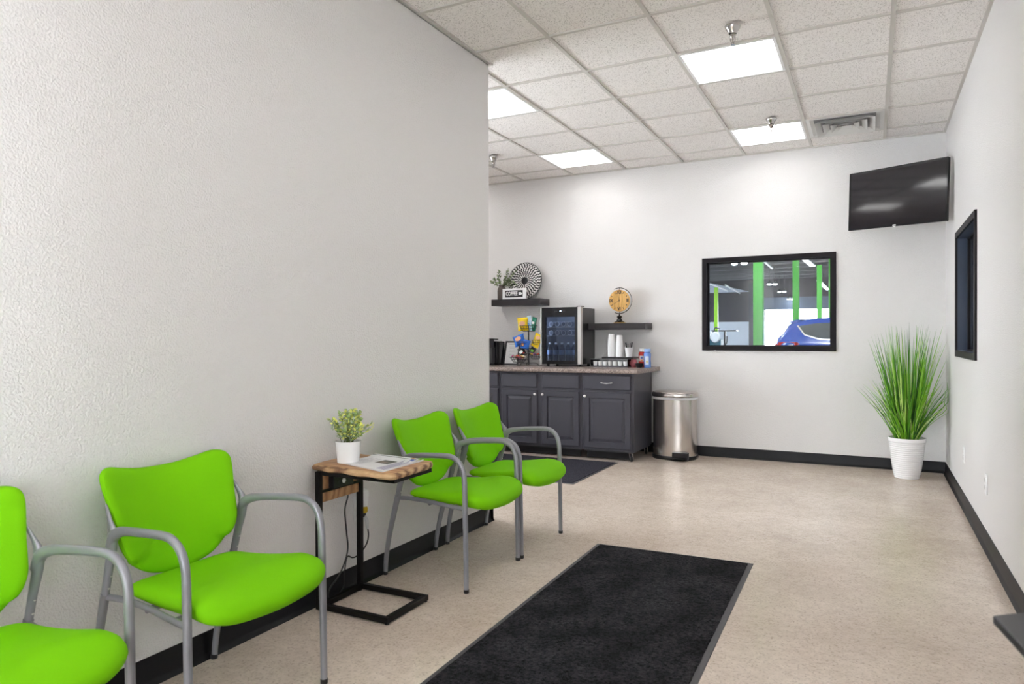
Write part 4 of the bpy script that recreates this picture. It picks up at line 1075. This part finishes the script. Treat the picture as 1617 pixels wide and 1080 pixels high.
spots = [('left', -.105, -.03, .058, [(-.06, -.02), (-.035, -.045), (-.005, -.055), (.03, -.04), (.055, -.015), (-.05, .02), (-.015, 0), (.02, -.005), (.0, .04), (-.025, -.022), (.03, .03), (-.075, 0), (.005, -.03), (.072, -.005), (.045, -.05), (-.05, -.048)]), ('right', .085, 0, .093, [(-.03, -.02), (0, -.03), (.03, -.015), (-.015, .012), (.018, .015)])]
for side, cx, cy, z, pts in spots:
    used_c = {}
    for (dx, dy) in pts:
        c_, nm_ = cols[i_ % 6]; i_ += 1
        rr2 = math.hypot(dx, dy) / (.095 if side == 'left' else .062); lvl = .016 + (.030 if rr2 > .6 else .018 if rr2 > .35 else .034)
        cnt = used_c.get(nm_, 0); used_c[nm_] = cnt + 1
        candy(X0 + cx + dx, Y0_ + cy + dy, Z0_ + z + lvl, c_, nm_, '%s wrapped candy in the bottom %s basket of the snack rack' % (nm_, side), rnd.uniform(0, 3), i_)

# ------------------------------------------------------------------ television
A = Vector((2.062, 6.97, 2.408)); B_ = Vector((2.773, 6.508, 2.374))
ctr = (A + B_) / 2; dx = (B_ - A); wtv = dx.length; ang = math.atan2(dx.y, dx.x)
t = thing('television', 'black flat television mounted high in the far right corner', 'television', tuple(ctr))
roll = math.asin((B_.z - A.z) / wtv)
t.rotation_euler = (Matrix.Rotation(ang, 3, 'Z') @ Matrix.Rotation(-roll, 3, 'Y') @ Matrix.Rotation(math.radians(0.9), 3, 'X')).to_euler()
hw_, hh_ = wtv / 2, 0.252
MB().box(-hw_, hw_, 0.0, 0.035, -hh_, hh_).build('casing', M['blackplastic'], t, bevel=.006)
b = MB(); be = .010
b.box(-hw_, hw_, -.004, .002, -hh_, -hh_ + .018); b.box(-hw_, hw_, -.004, .002, hh_ - be, hh_); b.box(-hw_, -hw_ + be, -.004, .002, -hh_ + .018, hh_ - be); b.box(hw_ - be, hw_, -.004, .002, -hh_ + .018, hh_ - be)
b.build('bezel', M['blackgloss'], t, smooth=False)
MB().box(-hw_ + be, hw_ - be, -.0015, .001, -hh_ + .018, hh_ - be).build('screen', mat('tv_screen', (0.008, 0.006, 0.009, 1), .07, spec=.6), t, smooth=False)
MB().box(-.014, .014, -.0048, -.0036, -hh_ + .004, -hh_ + .013).build('badge', M['silver'], t, smooth=False)
MB().box(-.012, .012, -.003, .004, -hh_ - .008, -hh_).build('sensor', M['silver'], t, smooth=False)
b = MB(); b.box(-.12, .12, .035, .05, -.12, .12); b.tube([(0, .04, 0), (0.05, .16, 0), (0.0, .31, 0)], .018, 8, 0); b.build('wall_mount', bk, t)

# ------------------------------------------------------------------ tall grass plant
t = thing('potted_grass', 'tall artificial green grass in a white ribbed pot in the far corner', 'plant', (2.508, 6.868, 0))
prof = [(0.0, 0), (0.092, 0), (0.096, 0.004)]
nr = 17; h0, h1 = 0.012, 0.305
for k in range(nr):
    z = h0 + (h1 - h0) * k / nr; dz = (h1 - h0) / nr; f_ = (z - h0) / (h1 - h0)
    r = .095 + .041 * (f_ ** .75)
    prof += [(r, z), (r + .0035, z + dz * .25), (r + .0042, z + dz * .5), (r + .0035, z + dz * .75), (r + .0002, z + dz * .98)]
prof += [(.138, .306), (.144, .312), (.145, .338), (.142, .344), (.135, .344), (.131, .335), (.128, .30), (0, .30)]
MB().lathe(prof, 56).build('pot', M['whitegloss'], t)
MB().lathe([(0.0, 0.305), (0.128, 0.303)], 30).build('soil', mat('dark_moss', (0.03, 0.03, 0.015, 1), .9), t)
gms = [mat('grass_bright', (0.21, 0.52, 0.02, 1), .6), mat('grass_mid', (0.09, 0.32, 0.012, 1), .6), mat('grass_dark', (0.03, 0.13, 0.01, 1), .5), mat('grass_pale', (0.55, 0.75, 0.20, 1), .6)]
rnd = random.Random(21); b = MB()
for k in range(430):
    a0 = rnd.uniform(0, 2 * PI); r0 = .075 * math.sqrt(rnd.random())
    tall = rnd.random()
    if tall < .60:
        L = rnd.uniform(.65, 1.04); lean = rnd.uniform(.0, .24) ** 1 * (1.15 - .4 * (L - .65)); curl = rnd.uniform(0, .06)
    else:
        L = rnd.uniform(.38, .62); lean = rnd.uniform(.12, .55); curl = rnd.uniform(.03, .14)
    a1 = a0 + rnd.gauss(0, .5)
    dx_, dy_ = math.cos(a1), math.sin(a1)
    wd = rnd.uniform(.0035, .0065); an = rnd.uniform(0, PI); sx_, sy_ = math.cos(an), math.sin(an)
    b.cm = rnd.choices(range(4), [4, 4, 2.5, 1.6])[0]
    pts = []; n_ = 7
    for i in range(n_ + 1):
        f_ = i / n_; hd = lean * L * f_ + curl * f_ ** 2.4
        x = r0 * math.cos(a0) + dx_ * hd; y = r0 * math.sin(a0) + dy_ * hd
        x = min(x, .292); y = min(y, .34)
        z = .30 + L * f_ * math.sqrt(max(.1, 1 - lean * lean)) - curl * .5 * f_ ** 3
        ww = wd * (1 - f_ ** 2.2) + .0004
        pts.append(((x - sx_ * ww, y - sy_ * ww, z), (x + sx_ * ww, y + sy_ * ww, z)))
    vs = [q for p_ in pts for q in p_]
    b.add(vs, [(2 * i, 2 * i + 1, 2 * i + 3, 2 * i + 2) for i in range(n_)])
b.build('grass_blades', gms, t)

# ------------------------------------------------------------------ black stand in the near right corner
t = thing('black_side_stand', 'blurred black tabletop corner at the lower right edge of the photo', 'table', (2.60, 1.02, 0))
tp = [(2.385, 1.166), (2.424, 0.935), (2.50, 0.86), (2.79, 0.86), (2.79, 1.32), (2.55, 1.30)]
b = MB(); b.prism([(x - 2.60, y - 1.02) for x, y in tp], 'z', 0.808, 0.820); fixn(b.build('tabletop', mat('black_laminate', (0.02, 0.02, 0.024, 1), .3), t, bevel=.002))
MB().box(-.02, .16, -.02, .22, 0.016, 0.808).build('column', M['blackplastic'], t, bevel=.004)
MB().box(-.08, .20, -.14, .28, 0.0, 0.016).build('base', M['blackplastic'], t, bevel=.004)
t = thing('card_reader', 'black device standing on the blurred tabletop at the right edge', 'device', (2.50, 1.175, 0.8205))
MB().box(-.045, .14, -.05, .05, 0, .035).build('device_body', M['blackplastic'], t, bevel=.008)
MB().box(-.03, .125, -.038, .038, .0345, .037).build('device_screen', M['blackgloss'], t, smooth=False)

# ------------------------------------------------------------------ workshop seen through the back window
dark = mat('workshop_dark_paint', (0.055, 0.053, 0.068, 1), .7); lightw = mat('workshop_white_wall', (0.74, 0.80, 0.90, 1), .6)
gf = mat('workshop_floor_grey', (0.22, 0.23, 0.25, 1), .35)
GY0, GY1, GX0, GX1, GH = D + .14, 45.0, -16.0, 9.0, 4.9
struct(MB().box(GX0, GX1, GY0, GY1, -.1, -0.001).build('floor_workshop', gf, smooth=False))
struct(MB().box(GX0, GX1, GY0, GY1 + .3, GH, GH + .2).build('ceiling_workshop', dark, smooth=False))
b = MB()   # joists
for k in range(16): y = 11 + k * 2.1; b.box(GX0, GX1, y, y + .12, GH - .35, GH)
struct(b.build('trim_1', mat('joist_grey', (0.20, 0.20, 0.22, 1), .6), smooth=False))
DX0, DX1, DZ = -3.52, 0.05, 2.86
def two_tone(nm_, fn, zs):
    pass
b = MB(); b.box(GX0, DX0, GY1, GY1 + .3, 0, 2.15); o_ = struct(b.build('wall_workshop_far', lightw, smooth=False))
b = MB(); b.box(GX0, DX0, GY1, GY1 + .3, 2.15, GH); b.box(DX1, GX1, GY1, GY1 + .3, 0, GH); b.box(DX0, DX1, GY1, GY1 + .3, DZ, GH); b.build('upper_wall', dark, o_, smooth=False)
MB().box(-3.9, DX1, GY1 - .25, GY1 - .001, DZ, DZ + .72).build('door_header', mat('header_blue_grey', (0.10, 0.14, 0.21, 1), .5), o_, smooth=False)
MB().box(-4.42, -3.55, GY1 - .2, GY1 - .001, 0, GH - .4).build('dark_pilaster', mat('pilaster_dark', (0.015, 0.025, 0.04, 1), .5), o_, smooth=False)
b = MB(); b.box(GX0 - .2, GX0, GY0, GY1, 0, 2.15); o_ = struct(b.build('wall_workshop_left', lightw, smooth=False))
b = MB(); b.box(GX0 - .2, GX0, GY0, GY1, 2.15, GH); b.build('upper_wall', dark, o_, smooth=False)
b = MB(); b.box(GX1, GX1 + .2, GY0, GY1, 0, GH); struct(b.build('wall_workshop_right', dark, smooth=False))
b = MB(); b.box(KX - .12, W + .14, D + .14, D + .15, 2.1, GH)
b.box(GX0, KX - .12, D + .13, D + .15, 0, GH); b.box(W + .14, GX1, D, D + .15, 0, GH)
b.box(KX - .12, W + .14, D + .0, D + .14, H + .12, GH); struct(b.build('wall_workshop_near', dark, smooth=False))
struct(MB().box(-40, 40, GY1, 90, -.1, -.002).build('ground', mat('concrete_apron', (0.5, 0.5, 0.5, 1), .8), smooth=False))
b = MB(); b.prism([(-7.2, 3.98), (-4.35, 3.98), (-6.8, 4.62), (-7.2, 4.75)], 'y', GY1 - .06, GY1 - .001); struct(b.build('trim_2', lightw, smooth=False))
liftg = mat('lift_green', (0.055, 0.55, 0.02, 1), .4); liftd = mat('lift_yellow_green', (0.42, 0.90, 0.02, 1), .4)
def lift(x, y, label, h=5.0, w_=.075, m_=liftg):
    h = min(h, GH - .02)
    t = thing('vehicle_lift_post', label, 'lift post', (x, y, 0), group='green vehicle lift posts')
    b = MB(); b.prism([(-w_, -.10), (w_, -.10), (w_, .08), (w_ - .015, .10), (w_ - .015, .02), (-w_ + .015, .02), (-w_ + .015, .10), (-w_, .08)], 'z', 0.02, h); b.build('column', m_, t, smooth=False)
    MB().box(-w_ - .08, w_ + .08, -.2, .2, 0, .02).build('base_plate', M['darkgrey'], t, smooth=False)
    MB().box(-w_ - .012, w_ + .012, -.115, .06, .35, .75).build('carriage', M['darkgrey'], t, smooth=False)
    return t
lift(0.537, 12.5, 'widest green lift post in the workshop window, left of the blue car', 4.85)
lift(0.597, 18.5, 'green lift post second from right through the window, behind the car rear', 4.85, .07)
t = lift(0.735, 25.0, 'short green lift post rising behind the roof of the blue car', 3.55, .075)
lift(1.03, 26.2, 'thin green lift post at the right edge of the back window', 4.85, .07)
lift(-4.875, 37.0, 'thin yellow-green lift post at the left side of the back window', 3.75, .09, liftd)
# high bay lamps
hb = mat('high_bay_glow', (1, 1, 1, 1), .5, emit=(0.88, 0.94, 1.0, 1), estr=75)
def high_bay(x, y, z, label, r=.13):
    t = thing('high_bay_lamp', label, 'hanging lamp', (x, y, z), group='hanging workshop lamps')
    MB().lathe([(r * .4, .16), (r, .0), (r * 1.03, -.005), (r * .4, .165)], 20).build('reflector', M['darkgrey'], t)
    MB().lathe([(0, -r * .55), (r * .45, -r * .5), (r * .8, -r * .3), (r * .97, 0.0), (0, .01)], 20).build('diffuser', hb, t)
    MB().tube([(0, 0, .15), (0, 0, min(GH - z - .01, 1.6))], .01, 6, 0).build('stem', M['darkgrey'], t)
def pair(px, x2, y, z, nm_, r=.13):
    high_bay(px, y, z, 'hanging lamp seen through the window, left one of the %s pair' % nm_, r * .8); high_bay(x2, y, z, 'hanging lamp seen through the window, right one of the %s pair' % nm_, r * .8)
pair(-2.207, -1.866, 26.5, 3.9, 'nearest and largest', .15); pair(-2.374, -2.105, 37.8, 3.9, 'second')
pair(-2.30, -2.04, 41.5, 3.72, 'third', .11); pair(-2.10, -1.90, 44.2, 3.45, 'farthest', .09)
tube_m = mat('fluorescent_glow', (1, 1, 1, 1), .5, emit=(0.9, 0.94, 1.0, 1), estr=4.0)
pipe_m = mat('galvanised_pipe', (0.75, 0.76, 0.80, 1), .4, metal=.2)
def strip(p, q, label, m_=None, wd=.10, nm_='strip_light', cat='light'):
    t = thing(nm_, label, cat, p)
    P, Q = Vector(p), Vector(q); d = Q - P; L = d.length; t.rotation_euler = (0, 0, math.atan2(d.y, d.x))
    if m_ is None:
        MB().box(0, L, -wd, wd, 0.0, .06).build('housing', M['white'], t, smooth=False)
        MB().box(.02, L - .02, -wd * .85, wd * .85, -.01, .0).build('diffuser', tube_m, t, smooth=False)
        MB().box(L * .5 - .01, L * .5 + .01, -.01, .01, .06, GH - P.z).build('hanger', M['darkgrey'], t, smooth=False)
    else:
        MB().tube([(0, 0, 0), (L, 0, 0)], wd, 8, 0).build('pipe', m_, t)
    return t
strip((0.17, 26.2, 3.9), (0.26, 29.0, 3.9), 'bright strip light at the top right of the back window', wd=.10)
strip((-0.02, 37.0, 3.9), (0.03, 44.0, 3.9), 'long strip light near the right edge of the back window', wd=.10)
for (p, q, lab) in (((-1.45, 42.0, 3.95), (-1.69, 44.8, 3.6), 'thin pale ceiling pipe between the two nearest green posts'),
                    ((-4.50, 37.5, 3.9), (-4.95, 44.8, 3.9), 'thin pale ceiling pipe left of the widest green post'),
                    ((-5.0, 35.0, 3.9), (-5.2, 42.0, 3.9), 'thin pale ceiling pipe near the top left window corner'),
                    ((-1.141, 26.3, 3.9), (-1.20, 29.0, 3.9), 'short pale ceiling pipe beside the top of the widest green post')):
    strip(p, q, lab, pipe_m, .05, 'ceiling_pipe', 'pipe')
# lower-left workshop things: a workbench and a tool trolley against the pale far wall
t = thing('work_table', 'thin dark topped work table beside the yellow-green lift post', 'table', (-3.72, 33.0, 0))
MB().box(-.55, .55, -.3, .3, 1.46, 1.52).build('tabletop', M['darkgrey'], t, smooth=False)
MB().box(-.04, .04, -.04, .04, .02, 1.46).build('stand', M['darkgrey'], t, smooth=False)
MB().box(-.4, .4, -.3, .3, 0, .02).build('base', M['darkgrey'], t, smooth=False)
t = thing('tool_cart', 'cluttered white and teal machine at the bottom left of the back window', 'machine', (-3.07, 27.5, 0)); t.scale = (.8, .8, .88)
MB().box(-.42, .30, -.3, .3, 0, 1.28).build('cabinet_body', mat('machine_teal', (0.04, 0.16, 0.22, 1), .4), t, bevel=.03)
MB().lathe([(0, -.1), (.2, -.1), (.24, 0), (.2, .1), (0, .1)], 20, (.05, -.34, 1.36), 'y').build('wheel_guard', mat('machine_white', (.7, .72, .75, 1), .4), t)
MB().box(-.45, -.2, -.2, .2, 1.28, 1.62).build('control_head', mat('machine_white', (.7, .72, .75, 1), .4), t, bevel=.03)
MB().tube([(-.1, 0, 1.28), (-.05, 0, 1.75), (.2, 0, 1.72)], .03, 8).build('arm', M['darkgrey'], t)
MB().tube([(.3, 0, .9), (.5, 0, 1.1), (.52, 0, 1.4)], .03, 8).build('hose', M['darkgrey'], t)

for (x, y) in ((-3.0, 12.0), (1.5, 11.0), (-3.0, 17.0), (3.0, 17.0), (-6.0, 22.0), (-1.0, 22.5), (-8.0, 26.5), (4.0, 24.0), (-2.6, 25.5)):  # lamps added out of view to brighten the workshop
    high_bay(x, y, 4.3, 'unseen fill lamp added above and beyond the top of the back window', .30)
for (x, y) in ((-6.6, 34.5), (-7.4, 38.0), (-8.2, 41.5)):  # more unseen lamps added to light the far wall
    high_bay(x, y, 3.6, 'unseen fill lamp added beyond the left side of the back window', .30)
# blue car (rear three quarters visible above the sill)
car_m = mat('car_blue_paint', (0.003, 0.07, 0.48, 1), .25, coat=.25); cg = mat('car_window_glass', (0.05, 0.07, 0.075, 1), .08); tire = mat('tyre_rubber', (0.015, 0.015, 0.015, 1), .7)
CX, CY = 0.66, 13.5
t = thing('car', 'blue hatchback car with red tail light seen through the back window', 'car', (CX + 2.1, CY + .85, 0))
def pc(o): o.location = (-(CX + 2.1), -(CY + .85), 0); return o
# cross-sections along x: (x, z_bottom, z_belt, z_roof, half width belt, half width roof)
st_ = [(0.0, .50, .95, 1.02, .70, .62), (0.04, .40, 1.02, 1.20, .80, .66), (.14, .36, 1.08, 1.28, .86, .66), (.24, .34, 1.12, 1.44, .885, .62), (.34, .33, 1.13, 1.50, .90, .61), (.60, .33, 1.12, 1.535, .905, .61), (1.1, .32, 1.09, 1.57, .91, .62),
       (1.9, .30, 1.05, 1.585, .91, .63), (2.6, .30, 1.02, 1.54, .91, .62), (3.1, .30, 1.00, 1.30, .90, .66), (3.45, .31, .98, 1.05, .89, .70), (4.0, .34, .90, .95, .86, .70), (4.25, .40, .74, .80, .76, .62), (4.33, .48, .62, .66, .62, .5)]
b = MB(); k = 0; NS = 16
for (x, zb, zl, zr, wb, wr) in st_:
    pts = [(-wb * .92, zb), (-wb * .99, zb + .12), (-wb, (zb + zl) / 2), (-wb * .985, zl - .05), (-wb * .955, zl), (-(wb * .3 + wr * .7), zl + (zr - zl) * .62), (-wr, zr - .035), (-wr * .8, zr), (wr * .8, zr), (wr, zr - .035),
           ((wb * .3 + wr * .7), zl + (zr - zl) * .62), (wb * .955, zl), (wb * .985, zl - .05), (wb, (zb + zl) / 2), (wb * .99, zb + .12), (wb * .92, zb)]
    for y, z in pts: b.v.append((CX + x, CY + .9 + y, z))
for j in range(len(st_) - 1):
    for i in range(NS):
        a_, c_ = j * NS + i, j * NS + (i + 1) % NS; b.face((a_, c_, c_ + NS, a_ + NS))
b.face(range(NS)); b.face([(len(st_) - 1) * NS + i for i in range(NS)])
body = fixn(pc(b.build('body', car_m, t)))
def sideY(x, z):   # outer y on the near flank for given x,z
    for s0, s1 in zip(st_, st_[1:]):
        if s0[0] <= x <= s1[0]:
            f_ = (x - s0[0]) / (s1[0] - s0[0]); _, zb, zl, zr, wb, wr = [a_ + (c_ - a_) * f_ for a_, c_ in zip(s0, s1)]
            if z <= zl: return CY + .9 - wb
            u_ = (z - zl) / (zr - zl); w62 = wb * .3 + wr * .7
            return CY + .9 - (wb * .955 + (w62 - wb * .955) * min(u_ / .62, 1) if u_ < .62 else w62 + (wr - w62) * (u_ - .62) / .38)
    return CY
def flank(name, pts, m_, parent, d=.012):
    b = MB(); b.add([(CX + x, sideY(x, z) - d, z) for x, z in pts] + [(CX + x, sideY(x, z) + .03, z) for x, z in pts], [tuple(range(len(pts)))] + [(i, (i + 1) % len(pts), len(pts) + (i + 1) % len(pts), len(pts) + i) for i in range(len(pts))])
    return pc(b.build(name, m_, parent, smooth=False))
flank('quarter_window', [(.40, 1.40), (.52, 1.25), (.75, 1.18), (.98, 1.16), (.98, 1.46), (.7, 1.45)], cg, t)
flank('rear_door_window', [(1.04, 1.155), (1.85, 1.12), (1.85, 1.48), (1.04, 1.465)], cg, t)
flank('front_door_window', [(1.91, 1.115), (2.95, 1.07), (2.62, 1.42), (1.91, 1.475)], cg, t)
flank('window_trim', [(.375, 1.41), (.505, 1.235), (.75, 1.155), (1.0, 1.14), (1.0, 1.158), (.75, 1.178), (.52, 1.252), (.40, 1.415)], M['silver'], t, .016)
tl_ = mat('tail_light_red', (0.55, 0.015, 0.02, 1), .15); 
b = MB()
b.add([(CX + x, sideY(max(x, .0), z) - .015, z) for x, z in ((.03, 1.10), (.03, .98), (.16, .97), (.44, 1.075), (.40, 1.11), (.16, 1.115))], [(0, 1, 2, 3, 4, 5)])
b.box(CX + .005, CX + .04, CY + .16, CY + .45, .97, 1.09); pc(b.build('tail_light', tl_, t, smooth=False))
flank('tail_light_reflector', [(.06, 1.02), (.06, .99), (.15, 1.0), (.34, 1.055), (.32, 1.07), (.16, 1.045)], wp, t, .022)
b = MB(); b.prism([(CX + .17, 1.462), (CX + .34, 1.515), (CX + .48, 1.53), (CX + .34, 1.47)], 'y', CY + .30, CY + 1.5); fixn(pc(b.build('roof_spoiler', car_m, t)))
b = MB(); b.prism([(CX + .055, 1.14), (CX + .215, 1.42), (CX + .235, 1.42), (CX + .12, 1.14)], 'y', CY + .36, CY + 1.44); fixn(pc(b.build('rear_window', cg, t)))
for x, y, nm_ in ((.80, CY + .08, 'w'), (3.45, CY + .08, 'w'), (.80, CY + 1.5, 'w'), (3.45, CY + 1.5, 'w')):
    b = MB(); b.lathe([(0, 0), (.20, 0), (.22, -.01), (.33, -.01), (.345, .03), (.345, .19), (.33, .22), (0, .22)], 32, (CX + x, y, .345), 'y')
    wh = pc(b.build('wheel', tire, t)); b = MB(); b.lathe([(0, -.02), (.07, -.02), (.20, -.012), (.21, .0)], 20, (CX + x, y, .345), 'y'); b.build('hub_cap', M['silver'], wh)

# dark neighbouring room behind the right window
navy = mat('navy_dark_paint', (0.04, 0.065, 0.14, 1), .5)
b = MB(); b.box(W + .14, 5.6, 3.6, 3.7, 0, H); b.box(5.6, 5.7, 3.6, 7.226, 0, H); b.box(W + .14, 5.6, 3.7, 7.22, -.1, -.001); b.box(W + .14, 5.6, 3.7, 7.22, H, H + .1)
b.box(W + .14, 5.6, 7.10, 7.22, 0, H)
struct(b.build('wall_side_room', navy, smooth=False))

t = thing('ceiling_light', 'ceiling light added to brighten the dark room behind the right window', 'ceiling light', (4.6, 4.6, H))  # lamp added to lift the side room out of black
MB().box(-.3, .3, -.3, .3, -.03, 0).build('housing', M['white'], t, smooth=False)
MB().box(-.28, .28, -.28, .28, -.034, -.03).build('diffuser', mat('side_room_fill', (1, 1, 1, 1), .5, emit=(0.8, 0.9, 1.0, 1), estr=30.0), t, smooth=False)
t = thing('storage_cabinet', 'dark navy tall cabinet standing inside the room behind the right window', 'cabinet', (3.6, 6.85, 0))
MB().box(-.45, .45, -.24, .24, 0, 2.2).build('body', navy, t, smooth=False)
for x in (-.44, .005): MB().box(x, x + .435, -.262, -.242, .05, 2.17).build('door', mat('navy_cabinet_door', (0.06, 0.10, 0.20, 1), .4), t, smooth=False)
